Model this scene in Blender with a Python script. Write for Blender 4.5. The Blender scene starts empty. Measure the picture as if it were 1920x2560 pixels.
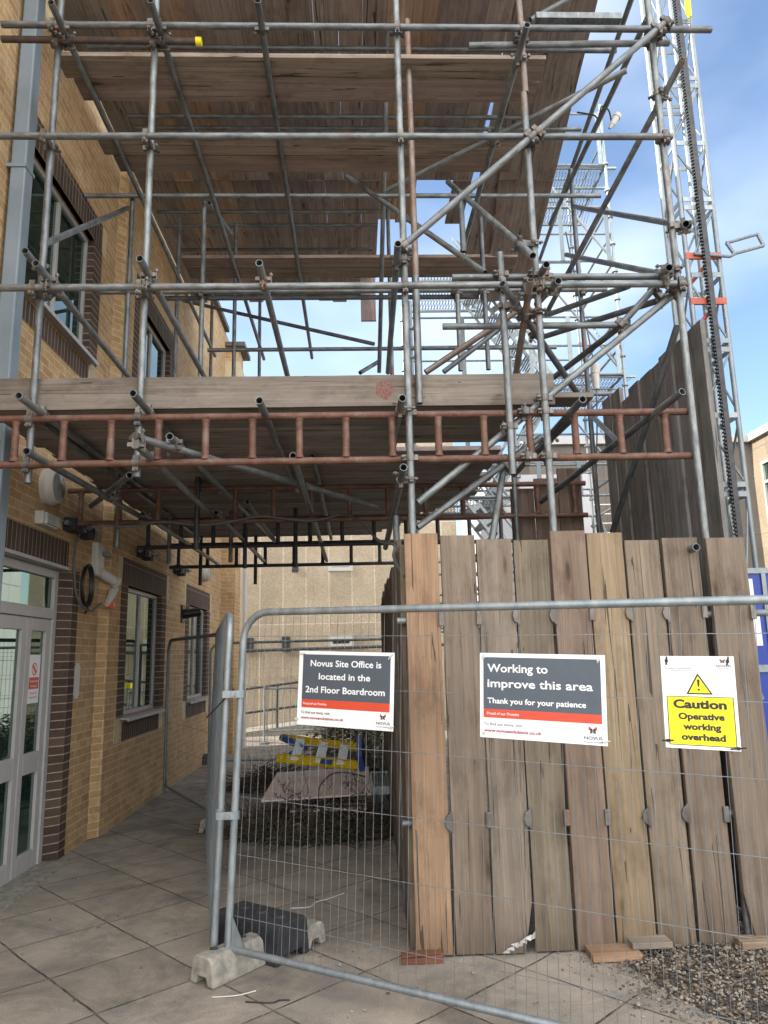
import bpy, math, random
from mathutils import Vector as V, Matrix as M
R = math.radians
random.seed(7)
S = bpy.context.scene
COL = S.collection

# ---------------------------------------------------------------- camera, world, sun, exposure
CAM_H = 1.7
F_PX, PIT, YAW, ROL = 1850.0, R(11.05), R(2.25), R(-1.38)      # photo is 1920 x 2560
_r = V((math.cos(YAW), -math.sin(YAW), 0)); _f = V((math.sin(YAW), math.cos(YAW), 0)); _u = V((0, 0, 1))
CF = _f * math.cos(PIT) + _u * math.sin(PIT)
_u2 = _u * math.cos(PIT) - _f * math.sin(PIT)
CR = _r * math.cos(ROL) + _u2 * math.sin(ROL)
CU = _u2 * math.cos(ROL) - _r * math.sin(ROL)
CO = V((0, 0, CAM_H))
cam = bpy.data.cameras.new('camera'); camo = bpy.data.objects.new('camera', cam); COL.objects.link(camo)
mw = M((CR, CU, -CF)).transposed().to_4x4(); mw.translation = CO
camo.matrix_world = mw
cam.sensor_fit = 'VERTICAL'; cam.sensor_height = 36; cam.lens = 36 * F_PX / 2560
cam.clip_start = 0.05; cam.clip_end = 500
S.camera = camo

def at(px, py, X=None, Y=None, Z=None):
    """measured point of the photograph on a known world plane"""
    d = CR * ((px - 960) / F_PX) - CU * ((py - 1280) / F_PX) + CF
    t = X / d.x if X is not None else (Y / d.y if Y is not None else (Z - CAM_H) / d.z)
    return CO + d * t
def at_plane(px, py, p0, n):
    d = CR * ((px - 960) / F_PX) - CU * ((py - 1280) / F_PX) + CF
    return CO + d * ((p0 - CO).dot(n) / d.dot(n))

SUN_EL, SUN_DIR = R(33), V((-1.0, -0.08, 0)).normalized()
sd = V((SUN_DIR.x * math.cos(SUN_EL), SUN_DIR.y * math.cos(SUN_EL), math.sin(SUN_EL)))
sun = bpy.data.lights.new('sun', 'SUN'); suno = bpy.data.objects.new('sun', sun); COL.objects.link(suno)
suno.rotation_euler = sd.to_track_quat('Z', 'Y').to_euler(); suno.location = (0, 0, 30)
sun.energy = 4.0; sun.angle = R(0.53); sun.color = (1, 0.93, 0.82)
W = bpy.data.worlds.new('World'); S.world = W; W.use_nodes = True
wn, wl = W.node_tree.nodes, W.node_tree.links
sky = wn.new('ShaderNodeTexSky'); sky.sky_type = 'NISHITA'; sky.sun_disc = False
sky.sun_elevation = SUN_EL; sky.sun_rotation = math.atan2(sd.x, sd.y)
sky.air_density = 1.1; sky.dust_density = 1.0; sky.ozone_density = 2.2
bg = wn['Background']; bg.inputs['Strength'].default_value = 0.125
tc = wn.new('ShaderNodeTexCoord'); mp = wn.new('ShaderNodeMapping'); mp.inputs['Scale'].default_value = (1.3, 1.3, 2.6)
mp.inputs['Location'].default_value = (0.35, 0.1, 0.4)
nz = wn.new('ShaderNodeTexNoise'); nz.inputs['Scale'].default_value = 1.7; nz.inputs['Detail'].default_value = 5; nz.inputs['Roughness'].default_value = 0.42
cr = wn.new('ShaderNodeValToRGB'); cr.color_ramp.elements[0].position = 0.44; cr.color_ramp.elements[1].position = 0.98
cr.color_ramp.elements[1].color = (0.7, 0.7, 0.7, 1)
mx = wn.new('ShaderNodeMix'); mx.data_type = 'RGBA'; mx.inputs[7].default_value = (8.0, 8.5, 9.2, 1)
wl.new(tc.outputs['Generated'], mp.inputs['Vector']); wl.new(mp.outputs[0], nz.inputs['Vector'])
wl.new(nz.outputs['Fac'], cr.inputs['Fac']); wl.new(cr.outputs['Color'], mx.inputs[0])
wl.new(sky.outputs[0], mx.inputs[6])
# unseen bright cloud bank added behind the viewer as fill light
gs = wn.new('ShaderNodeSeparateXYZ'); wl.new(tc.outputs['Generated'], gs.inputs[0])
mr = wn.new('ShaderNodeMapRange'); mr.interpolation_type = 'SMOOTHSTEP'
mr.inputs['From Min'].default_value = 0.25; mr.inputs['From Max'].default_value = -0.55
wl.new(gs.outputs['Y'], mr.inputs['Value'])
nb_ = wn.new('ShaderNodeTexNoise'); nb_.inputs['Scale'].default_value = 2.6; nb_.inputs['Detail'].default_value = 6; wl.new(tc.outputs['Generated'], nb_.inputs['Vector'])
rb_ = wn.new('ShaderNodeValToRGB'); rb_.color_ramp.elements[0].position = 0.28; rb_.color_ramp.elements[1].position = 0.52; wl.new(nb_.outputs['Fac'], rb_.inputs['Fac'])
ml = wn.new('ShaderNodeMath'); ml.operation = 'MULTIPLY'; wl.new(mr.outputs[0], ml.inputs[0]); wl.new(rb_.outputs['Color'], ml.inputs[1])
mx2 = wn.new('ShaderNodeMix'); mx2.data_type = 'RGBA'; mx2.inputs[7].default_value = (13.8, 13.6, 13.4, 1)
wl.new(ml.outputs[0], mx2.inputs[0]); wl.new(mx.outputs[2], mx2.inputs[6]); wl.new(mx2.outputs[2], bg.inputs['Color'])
S.view_settings.view_transform = 'Standard'; S.view_settings.look = 'None'
S.view_settings.exposure = 1.27; S.view_settings.gamma = 1
S.cycles.use_denoising = True
S.cycles.max_bounces = 8; S.cycles.diffuse_bounces = 4

# ---------------------------------------------------------------- materials
class NT:
    def __init__(s, name):
        s.m = bpy.data.materials.new(name); s.m.use_nodes = True
        s.t = s.m.node_tree; s.b = s.t.nodes['Principled BSDF']
    def n(s, ty, **kw):
        o = s.t.nodes.new('ShaderNode' + ty)
        for k, v in kw.items():
            if k in o.inputs.keys(): o.inputs[k].default_value = v
            else: setattr(o, k, v)
        return o
    def l(s, a, b): s.t.links.new(a, b)
    def out(s, col=None, rough=0.7, metal=0.0, bump=None, bs=0.3, bd=0.01, spec=0.4):
        if col is not None:
            if hasattr(col, 'is_output'): s.l(col, s.b.inputs['Base Color'])
            else: s.b.inputs['Base Color'].default_value = (*col, 1)
        if hasattr(rough, 'is_output'): s.l(rough, s.b.inputs['Roughness'])
        else: s.b.inputs['Roughness'].default_value = rough
        if hasattr(metal, 'is_output'): s.l(metal, s.b.inputs['Metallic'])
        else: s.b.inputs['Metallic'].default_value = metal
        s.b.inputs['Specular IOR Level'].default_value = spec
        if bump is not None:
            bn = s.n('Bump', Strength=bs, Distance=bd); s.l(bump, bn.inputs['Height']); s.l(bn.outputs[0], s.b.inputs['Normal'])
        return s.m
    def vec(s, kind='Object', scale=(1, 1, 1), rot=(0, 0, 0), loc=(0, 0, 0)):
        t = s.n('TexCoord'); mp = s.n('Mapping', Scale=scale, Rotation=rot, Location=loc); s.l(t.outputs[kind], mp.inputs['Vector']); return mp.outputs[0]
    def noise(s, vec, sc, det=4, rough=0.55, dist=0):
        o = s.n('TexNoise', Scale=sc, Detail=det, Roughness=rough, Distortion=dist); s.l(vec, o.inputs['Vector']); return o.outputs['Fac']
    def ramp(s, fac, *st):
        o = s.n('ValToRGB'); e = o.color_ramp.elements
        while len(e) < len(st): e.new(0.5)
        for q, (p, c) in zip(e, st): q.position = p; q.color = (*c, 1) if len(c) == 3 else c
        s.l(fac, o.inputs['Fac']); return o.outputs['Color']
    def mix(s, fac, a, b, mode='MIX'):
        o = s.n('Mix', data_type='RGBA', blend_type=mode)
        for i, x in ((0, fac), (6, a), (7, b)):
            if hasattr(x, 'is_output'): s.l(x, o.inputs[i])
            else: o.inputs[i].default_value = x if i == 0 else (*x, 1)
        return o.outputs[2]
    def math(s, op, a, b=0.0):
        o = s.n('Math', operation=op)
        for i, x in ((0, a), (1, b)):
            if hasattr(x, 'is_output'): s.l(x, o.inputs[i])
            else: o.inputs[i].default_value = x
        return o.outputs[0]

def plain(name, col, rough=0.6, metal=0.0, vary=0.25, sc=14, bs=0.0, spec=0.4):
    t = NT(name); v = t.vec()
    f = t.noise(v, sc, 5)
    c = t.ramp(f, (0.3, tuple(x * (1 - vary) for x in col)), (0.7, tuple(min(1, x * (1 + vary)) for x in col)))
    return t.out(c, rough, metal, f if bs else None, bs, 0.004, spec=spec)

def m_wood():
    t = NT('weathered_board'); oi = t.n('ObjectInfo')
    off = t.n('CombineXYZ'); k = t.math('MULTIPLY', oi.outputs['Random'], 37.0)
    for i in range(3): t.l(k, off.inputs[i])
    ad = t.n('VectorMath', operation='ADD'); t.l(t.vec(), ad.inputs[0]); t.l(off.outputs[0], ad.inputs[1]); v = ad.outputs[0]
    def sc(s_):
        o = t.n('VectorMath', operation='MULTIPLY'); t.l(v, o.inputs[0]); o.inputs[1].default_value = s_; return o.outputs[0]
    vo = t.n('TexVoronoi', Scale=1.0); t.l(sc((1.5, 6.2, 0.2)), vo.inputs['Vector'])
    sel = t.n('SeparateColor'); t.l(vo.outputs['Color'], sel.inputs[0]); on = t.math('GREATER_THAN', sel.outputs[0], 0.50)
    near = t.math('MULTIPLY', t.ramp(vo.outputs['Distance'], (0.06, (1, 1, 1)), (0.42, (0, 0, 0))), on)
    # grain that swings round the knots
    wv = t.noise(sc((1.1, 7, 7)), 1.0, 2, 0.5)
    sh = t.math('ADD', t.math('MULTIPLY', near, 1.6), t.math('MULTIPLY', wv, 3.2))
    cx = t.n('CombineXYZ'); t.l(t.math('MULTIPLY', sh, 0.6), cx.inputs[1]); t.l(sh, cx.inputs[2])
    gv = t.n('VectorMath', operation='ADD'); t.l(sc((0.8, 52, 52)), gv.inputs[0]); t.l(cx.outputs[0], gv.inputs[1])
    grain = t.noise(gv.outputs[0], 1.25, 5, 0.62)
    fine = t.noise(sc((6, 210, 210)), 1.3, 3, 0.7)
    streak = t.noise(sc((0.45, 21, 21)), 1.0, 4, 0.6)
    blot = t.noise(sc((2.4, 4.2, 4.2)), 1.3, 6, 0.68)
    pale = t.noise(sc((1.5, 5.5, 3.1)), 1.4, 6, 0.72)
    base = oi.outputs['Color']
    c = t.mix(1.0, base, t.ramp(grain, (0.30, (0.80, 0.77, 0.74)), (0.55, (1.0, 1.0, 1.0)), (0.72, (1.14, 1.13, 1.11))), 'MULTIPLY')
    c = t.mix(1.0, c, t.ramp(streak, (0.34, (0.80, 0.78, 0.77)), (0.66, (1.13, 1.12, 1.11))), 'MULTIPLY')
    c = t.mix(t.ramp(pale, (0.50, (0, 0, 0)), (0.72, (0.62, 0.62, 0.62))), c, t.mix(1.0, c, (1.42, 1.42, 1.42), 'MULTIPLY'))
    c = t.mix(t.ramp(blot, (0.50, (0, 0, 0)), (0.70, (0.85, 0.85, 0.85))), c, t.mix(1.0, c, (0.60, 0.58, 0.57), 'MULTIPLY'))
    c = t.mix(t.math('MULTIPLY', near, 0.45), c, t.mix(1.0, c, (0.62, 0.50, 0.42), 'MULTIPLY'))
    core = t.math('MULTIPLY', t.ramp(vo.outputs['Distance'], (0.06, (1, 1, 1)), (0.13, (0, 0, 0))), on)
    c = t.mix(t.math('MULTIPLY', core, 0.8), c, (0.045, 0.03, 0.022))
    # long splits, only here and there
    ck = t.math('LESS_THAN', t.math('ABSOLUTE', t.math('SUBTRACT', t.noise(sc((0.30, 17, 17)), 1.0, 2, 0.4), 0.5)), 0.0075)
    ck = t.math('MULTIPLY', ck, t.math('GREATER_THAN', t.noise(sc((0.9, 3, 3)), 1.0, 2), 0.5))
    c = t.mix(t.math('MULTIPLY', ck, 0.8), c, (0.03, 0.024, 0.02))
    # nail and bolt marks
    vn = t.n('TexVoronoi', Scale=1.0); t.l(sc((4.1, 13, 0.2)), vn.inputs['Vector']); sn = t.n('SeparateColor'); t.l(vn.outputs['Color'], sn.inputs[0])
    nm_ = t.math('MULTIPLY', t.math('LESS_THAN', vn.outputs['Distance'], 0.06), t.math('GREATER_THAN', sn.outputs[0], 0.8))
    c = t.mix(t.math('MULTIPLY', nm_, 0.85), c, (0.03, 0.025, 0.02))
    # splash dirt near the start edge (the foot of a standing board)
    sx = t.n('SeparateXYZ'); t.l(t.vec(), sx.inputs[0])
    gr = t.ramp(t.math('ADD', sx.outputs[0], t.math('MULTIPLY', blot, 0.5)), (0.22, (0.75, 0.75, 0.75)), (0.52, (0, 0, 0)))
    c = t.mix(gr, c, t.mix(1.0, c, (0.55, 0.52, 0.50), 'MULTIPLY'))
    c = t.mix(t.math('MULTIPLY', t.ramp(fine, (0.62, (0, 0, 0)), (0.8, (1, 1, 1))), 0.25), c, (0.40, 0.37, 0.34))
    h = t.math('SUBTRACT', t.math('ADD', grain, t.math('MULTIPLY', fine, 0.5)), t.math('MULTIPLY', ck, 2.0))
    return t.out(c, 0.85, 0, h, 0.5, 0.004, spec=0.25)
def m_galv(name='galvanised_tube', a=(0.105, 0.115, 0.12), b=(0.26, 0.28, 0.287), rust=0.60):
    t = NT(name); oi = t.n('ObjectInfo')
    off = t.n('CombineXYZ'); k = t.math('MULTIPLY', oi.outputs['Random'], 91.0)
    for i in range(3): t.l(k, off.inputs[i])
    ad = t.n('VectorMath', operation='ADD'); t.l(t.vec(scale=(1, 1, 0.35)), ad.inputs[0]); t.l(off.outputs[0], ad.inputs[1]); v = ad.outputs[0]
    n1 = t.noise(v, 22, 5, 0.65); n2 = t.noise(v, 6, 5, 0.6); n3 = t.noise(v, 90, 3)
    c = t.ramp(n1, (0.34, a), (0.66, b))
    c = t.mix(1.0, c, t.ramp(oi.outputs['Random'], (0, (0.72, 0.72, 0.74)), (1, (1.1, 1.1, 1.08))), 'MULTIPLY')
    rf = t.ramp(n2, (rust, (0, 0, 0)), (rust + 0.10, (0.85, 0.85, 0.85)))
    c = t.mix(rf, c, t.ramp(n3, (0.3, (0.10, 0.05, 0.03)), (0.7, (0.24, 0.15, 0.10))))
    sp = t.ramp(t.noise(v, 34, 4, 0.7), (0.66, (0, 0, 0)), (0.70, (0.7, 0.7, 0.7))); c = t.mix(sp, c, (0.36, 0.355, 0.335))
    me = t.math('SUBTRACT', 0.55, t.math('MULTIPLY', rf, 0.5))
    ro = t.math('ADD', 0.36, t.math('MULTIPLY', n1, 0.3))
    return t.out(c, ro, me, n3, 0.12, 0.002, spec=0.5)
def m_brick(name, c1, c2, mor, kind='UV', rot=0, bw=0.225, rh=0.075, off=0.5, ms=0.005, bs=0.5):
    t = NT(name); v = t.vec(kind, rot=(0, 0, rot))
    b = t.n('TexBrick', Scale=1.0); b.offset = off
    for k_, x in (('Brick Width', bw), ('Row Height', rh), ('Mortar Size', ms), ('Mortar Smooth', 0.15), ('Bias', -0.1)): b.inputs[k_].default_value = x
    b.inputs['Color1'].default_value = (*c1, 1); b.inputs['Color2'].default_value = (*c2, 1); b.inputs['Mortar'].default_value = (*mor, 1)
    t.l(v, b.inputs['Vector'])
    ov = t.vec()
    n1 = t.noise(ov, 55, 5, 0.7); n2 = t.noise(ov, 1.3, 4); n3 = t.noise(ov, 9, 4)
    c = t.mix(1.0, b.outputs['Color'], t.ramp(n1, (0.25, (0.72, 0.70, 0.68)), (0.75, (1.18, 1.18, 1.16))), 'MULTIPLY')
    c = t.mix(1.0, c, t.ramp(n2, (0.3, (0.86, 0.84, 0.82)), (0.7, (1.08, 1.07, 1.05))), 'MULTIPLY')
    c = t.mix(1.0, c, t.ramp(n3, (0.3, (0.88, 0.86, 0.84)), (0.7, (1.08, 1.08, 1.07))), 'MULTIPLY')
    h = t.math('ADD', t.math('MULTIPLY', n1, 0.35), t.math('SUBTRACT', 1.0, b.outputs['Fac']))
    return t.out(c, 0.88, 0, h, bs, 0.006, spec=0.2)
def m_pave():
    t = NT('concrete_paving')
    nv = t.n('TexNoise', Scale=2.3, Detail=3); v0 = t.vec(rot=(0, 0, R(47.5)), loc=(0.2, 0.03, 0)); t.l(v0, nv.inputs['Vector'])
    ad = t.n('VectorMath', operation='MULTIPLY_ADD'); t.l(nv.outputs['Color'], ad.inputs[0]); ad.inputs[1].default_value = (0.035, 0.035, 0); t.l(v0, ad.inputs[2])
    b = t.n('TexBrick', Scale=1.0); b.offset = 0.0
    for k_, x in (('Brick Width', 0.617), ('Row Height', 0.617), ('Mortar Size', 0.0075), ('Mortar Smooth', 0.3), ('Bias', 0.0)): b.inputs[k_].default_value = x
    b.inputs['Color1'].default_value = (0.225, 0.193, 0.158, 1); b.inputs['Color2'].default_value = (0.285, 0.245, 0.200, 1); b.inputs['Mortar'].default_value = (0.028, 0.024, 0.019, 1)
    t.l(ad.outputs[0], b.inputs['Vector'])
    o = t.vec(); n1 = t.noise(o, 120, 5, 0.8); n2 = t.noise(o, 2.0, 6, 0.6); n3 = t.noise(o, 24, 6, 0.7, 0.5); n4 = t.noise(o, 7, 5, 0.6, 1.0)
    jm = t.math('MULTIPLY', b.outputs['Fac'], t.ramp(n4, (0.36, (0.35, 0.35, 0.35)), (0.6, (0.95, 0.95, 0.95))))
    bb_ = t.n('TexBrick', Scale=1.0); bb_.offset = 0.0
    for k_, x in (('Brick Width', 0.617), ('Row Height', 0.617), ('Mortar Size', 0.0), ('Bias', 0.0)): bb_.inputs[k_].default_value = x
    bb_.inputs['Color1'].default_value = (0.252, 0.224, 0.190, 1); bb_.inputs['Color2'].default_value = (0.318, 0.284, 0.242, 1); t.l(ad.outputs[0], bb_.inputs['Vector'])
    pv = t.mix(jm, bb_.outputs['Color'], (0.045, 0.038, 0.028))
    c = t.mix(1.0, pv, t.ramp(n1, (0.28, (0.55, 0.55, 0.55)), (0.72, (1.4, 1.4, 1.38))), 'MULTIPLY')
    c = t.mix(1.0, c, t.ramp(n2, (0.30, (0.74, 0.75, 0.78)), (0.72, (1.16, 1.13, 1.09))), 'MULTIPLY')
    c = t.mix(1.0, c, t.ramp(n4, (0.32, (0.86, 0.86, 0.86)), (0.7, (1.08, 1.08, 1.08))), 'MULTIPLY')
    c = t.mix(t.ramp(n3, (0.70, (0, 0, 0)), (0.80, (0.55, 0.55, 0.55))), c, (0.36, 0.34, 0.31))
    sc_ = t.ramp(t.noise(t.vec(rot=(0, 0, R(20)), scale=(1, 2.4, 1)), 8, 6, 0.75, 2.0), (0.66, (0, 0, 0)), (0.74, (0.6, 0.6, 0.6))); c = t.mix(sc_, c, (0.40, 0.385, 0.36))
    dk_ = t.ramp(t.noise(o, 1.4, 6, 0.7, 0.8), (0.47, (0, 0, 0)), (0.66, (0.8, 0.8, 0.8))); c = t.mix(dk_, c, t.mix(1.0, c, (0.50, 0.50, 0.51), 'MULTIPLY'))
    spots = t.ramp(t.noise(o, 75, 2, 0.5), (0.735, (0, 0, 0)), (0.76, (1, 1, 1)))
    c = t.mix(t.math('MULTIPLY', spots, 0.55), c, (0.45, 0.42, 0.38))
    h = t.math('SUBTRACT', t.math('MULTIPLY', n1, 0.5), t.math('MULTIPLY', b.outputs['Fac'], 2.0))
    return t.out(c, 0.86, 0, h, 0.5, 0.006, spec=0.25)
def m_dash(name, base, joint, w=0.58, rh=2.55, lo=0.74, hi=1.22):
    t = NT(name); v = t.vec('UV')
    b = t.n('TexBrick', Scale=1.0); b.offset = 0.0
    for k_, x in (('Brick Width', w), ('Row Height', rh), ('Mortar Size', 0.014), ('Mortar Smooth', 0.1), ('Bias', 0.0)): b.inputs[k_].default_value = x
    b.inputs['Color1'].default_value = (*base, 1); b.inputs['Color2'].default_value = (*[x * 0.9 for x in base], 1); b.inputs['Mortar'].default_value = (*joint, 1)
    t.l(v, b.inputs['Vector']); o = t.vec()
    n1 = t.noise(o, 38, 2, 0.75); n2 = t.noise(o, 1.1, 5, 0.6); n3 = t.noise(t.vec(scale=(2.2, 2.2, 0.25)), 1.5, 5, 0.65)
    c = t.mix(1.0, b.outputs['Color'], t.ramp(n1, (0.3, (lo, lo, lo)), (0.7, (hi, hi, hi))), 'MULTIPLY')
    c = t.mix(1.0, c, t.ramp(n2, (0.3, (0.84, 0.83, 0.82)), (0.7, (1.1, 1.1, 1.1))), 'MULTIPLY')
    c = t.mix(t.ramp(n3, (0.62, (0, 0, 0)), (0.78, (0.5, 0.5, 0.5))), c, t.mix(1.0, c, (0.5, 0.5, 0.52), 'MULTIPLY'))
    return t.out(c, 0.9, 0, n1, 0.5, 0.01, spec=0.2)
def m_glass(name='dark_glass', col=(0.008, 0.022, 0.020)):
    t = NT(name); f = t.noise(t.vec(), 0.7, 2)
    m = t.out(col, 0.02, 0, f, 0.05, 0.02, spec=1.0); t.b.inputs['IOR'].default_value = 2.0; t.b.inputs['Specular Tint'].default_value = (0.78, 1.0, 0.88, 1)
    return m
def m_rustpaint():
    t = NT('rusty_red_paint'); v = t.vec(); n1 = t.noise(v, 16, 6, 0.65); n2 = t.noise(v, 120, 3); n3 = t.noise(v, 5, 4)
    c = t.ramp(n1, (0.30, (0.080, 0.039, 0.027)), (0.52, (0.125, 0.060, 0.041)), (0.75, (0.175, 0.098, 0.069)))
    c = t.mix(t.ramp(n3, (0.54, (0, 0, 0)), (0.68, (0.6, 0.6, 0.6))), c, (0.19, 0.145, 0.12)); c = t.mix(t.ramp(t.noise(v, 48, 4, 0.7), (0.64, (0, 0, 0)), (0.68, (0.8, 0.8, 0.8))), c, (0.27, 0.25, 0.235)); c = t.mix(t.ramp(t.noise(v, 11, 5, 0.7), (0.60, (0, 0, 0)), (0.68, (0.7, 0.7, 0.7))), c, (0.055, 0.036, 0.030))
    return t.out(c, 0.62, 0.1, n2, 0.25, 0.002)

WOOD = m_wood(); GALV = m_galv(); PAVE = m_pave(); GLASS = m_glass(); RUSTP = m_rustpaint(); DIMG = plain('dull_glass', (.03, .034, .036), .3, vary=.2)
FENCE = m_galv('galvanised_fence', (0.19, 0.225, 0.245), (0.30, 0.335, 0.355), 0.82)
ALU = m_galv('aluminium_tube', (0.24, 0.28, 0.295), (0.37, 0.41, 0.425), 0.9)
RUSTT = m_galv('rusty_tube', (0.16, 0.12, 0.10), (0.27, 0.24, 0.22), 0.42)
COUP = m_galv('coupler_steel', (0.09, 0.083, 0.076), (0.22, 0.205, 0.19), 0.56)
BUFF = m_brick('buff_brick', (0.44, 0.285, 0.140), (0.55, 0.39, 0.215), (0.58, 0.51, 0.41))
DARKB = m_brick('dark_brick', (0.075, 0.053, 0.045), (0.115, 0.083, 0.070), (0.34, 0.29, 0.23), bw=40.0, off=0.0)
SOLD = m_brick('dark_soldier_brick', (0.070, 0.050, 0.043), (0.105, 0.077, 0.066), (0.32, 0.27, 0.21), bw=0.075, rh=0.24, off=0.0)
CASTST = plain('cast_stone', (0.50, 0.42, 0.27), 0.85, vary=0.15, sc=30)
DASH = m_dash('tan_pebbledash', (0.43, 0.365, 0.275), (0.56, 0.50, 0.40))
GREYD = m_dash('grey_pebbledash', (0.17, 0.155, 0.14), (0.12, 0.11, 0.10), 1.5, 1.6, 0.7, 1.25)
TANB = m_dash('tan_aggregate', (0.30, 0.245, 0.18), (0.2, 0.17, 0.14), 2.4, 2.4, 0.7, 1.25)
PAINTG = plain('grey_painted_metal', (0.37, 0.368, 0.365), 0.45, 0.0, 0.06, 6)
PIPEG = plain('blue_grey_painted_steel', (0.19, 0.235, 0.27), 0.45, 0.0, 0.12, 3)
WHITE = plain('white_plastic', (0.50, 0.49, 0.455), 0.4, vary=0.05)
SIGNW = plain('white_sign_board', (0.74, 0.76, 0.78), 0.42, vary=0.02, sc=5)
SIGNG = plain('slate_grey_print', (0.068, 0.085, 0.108), 0.42, vary=0.05)
SIGNR = plain('red_print', (0.56, 0.065, 0.032), 0.42, vary=0.04)
SIGNY = plain('yellow_print', (0.82, 0.70, 0.012), 0.42, vary=0.03)
SIGNK = plain('black_print', (0.022, 0.022, 0.024), 0.45, vary=0.1)
DKRED = plain('dark_red_print', (0.34, 0.03, 0.03), 0.45, vary=0.04)
CONC = plain('concrete', (0.24, 0.225, 0.195), 0.9, vary=0.35, sc=22, bs=0.6)
RUBBER = plain('black_rubber', (0.022, 0.023, 0.027), 0.7, vary=0.35, sc=18, bs=0.4)
BLACK = plain('black_plastic', (0.012, 0.012, 0.013), 0.4, vary=0.2)
DKSTEEL = plain('dark_steel', (0.05, 0.052, 0.057), 0.5, 0.3, 0.3)
YELLOW = plain('yellow_fibreglass', (0.55, 0.40, 0.012), 0.4, vary=0.15, sc=8)
BLUE = plain('blue_plastic', (0.035, 0.075, 0.25), 0.45, vary=0.2)
BLUEP = plain('blue_painted_panel', (0.018, 0.045, 0.30), 0.4, vary=0.06, sc=3)
ORANGE = plain('orange_paint', (0.40, 0.085, 0.045), 0.45, vary=0.15)
PLY = plain('pale_plywood', (0.70, 0.58, 0.50), 0.75, vary=0.10, sc=5)
CLAD = plain('white_cladding', (0.52, 0.53, 0.56), 0.5, vary=0.05, sc=2)
SLATE = plain('dark_coping', (0.09, 0.085, 0.08), 0.6, vary=0.2)
LEAF = plain('dry_dark_leaves', (0.042, 0.047, 0.024), 0.6, vary=0.5, sc=30)
LEAF2 = plain('olive_leaves', (0.12, 0.115, 0.040), 0.6, vary=0.5, sc=20)
TWIG = plain('brown_twigs', (0.075, 0.056, 0.040), 0.8, vary=0.4, sc=20)
CABLE = plain('grey_cable', (0.10, 0.105, 0.11), 0.5, vary=0.1)
GRAVB = plain('gravel_bed', (0.065, 0.055, 0.045), 0.95, vary=0.6, sc=60, bs=1.0)
def m_gravel():
    t = NT('gravel_stones'); vo = t.n('TexVoronoi', Scale=26.0); t.l(t.vec(), vo.inputs['Vector'])
    s_ = t.n('SeparateColor'); t.l(vo.outputs['Color'], s_.inputs[0])
    c = t.ramp(s_.outputs[0], (0.0, (0.055, 0.05, 0.047)), (0.4, (0.13, 0.105, 0.08)), (0.7, (0.22, 0.17, 0.12)), (1.0, (0.34, 0.31, 0.27)))
    return t.out(c, 0.75)
GRAV = m_gravel()

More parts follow.
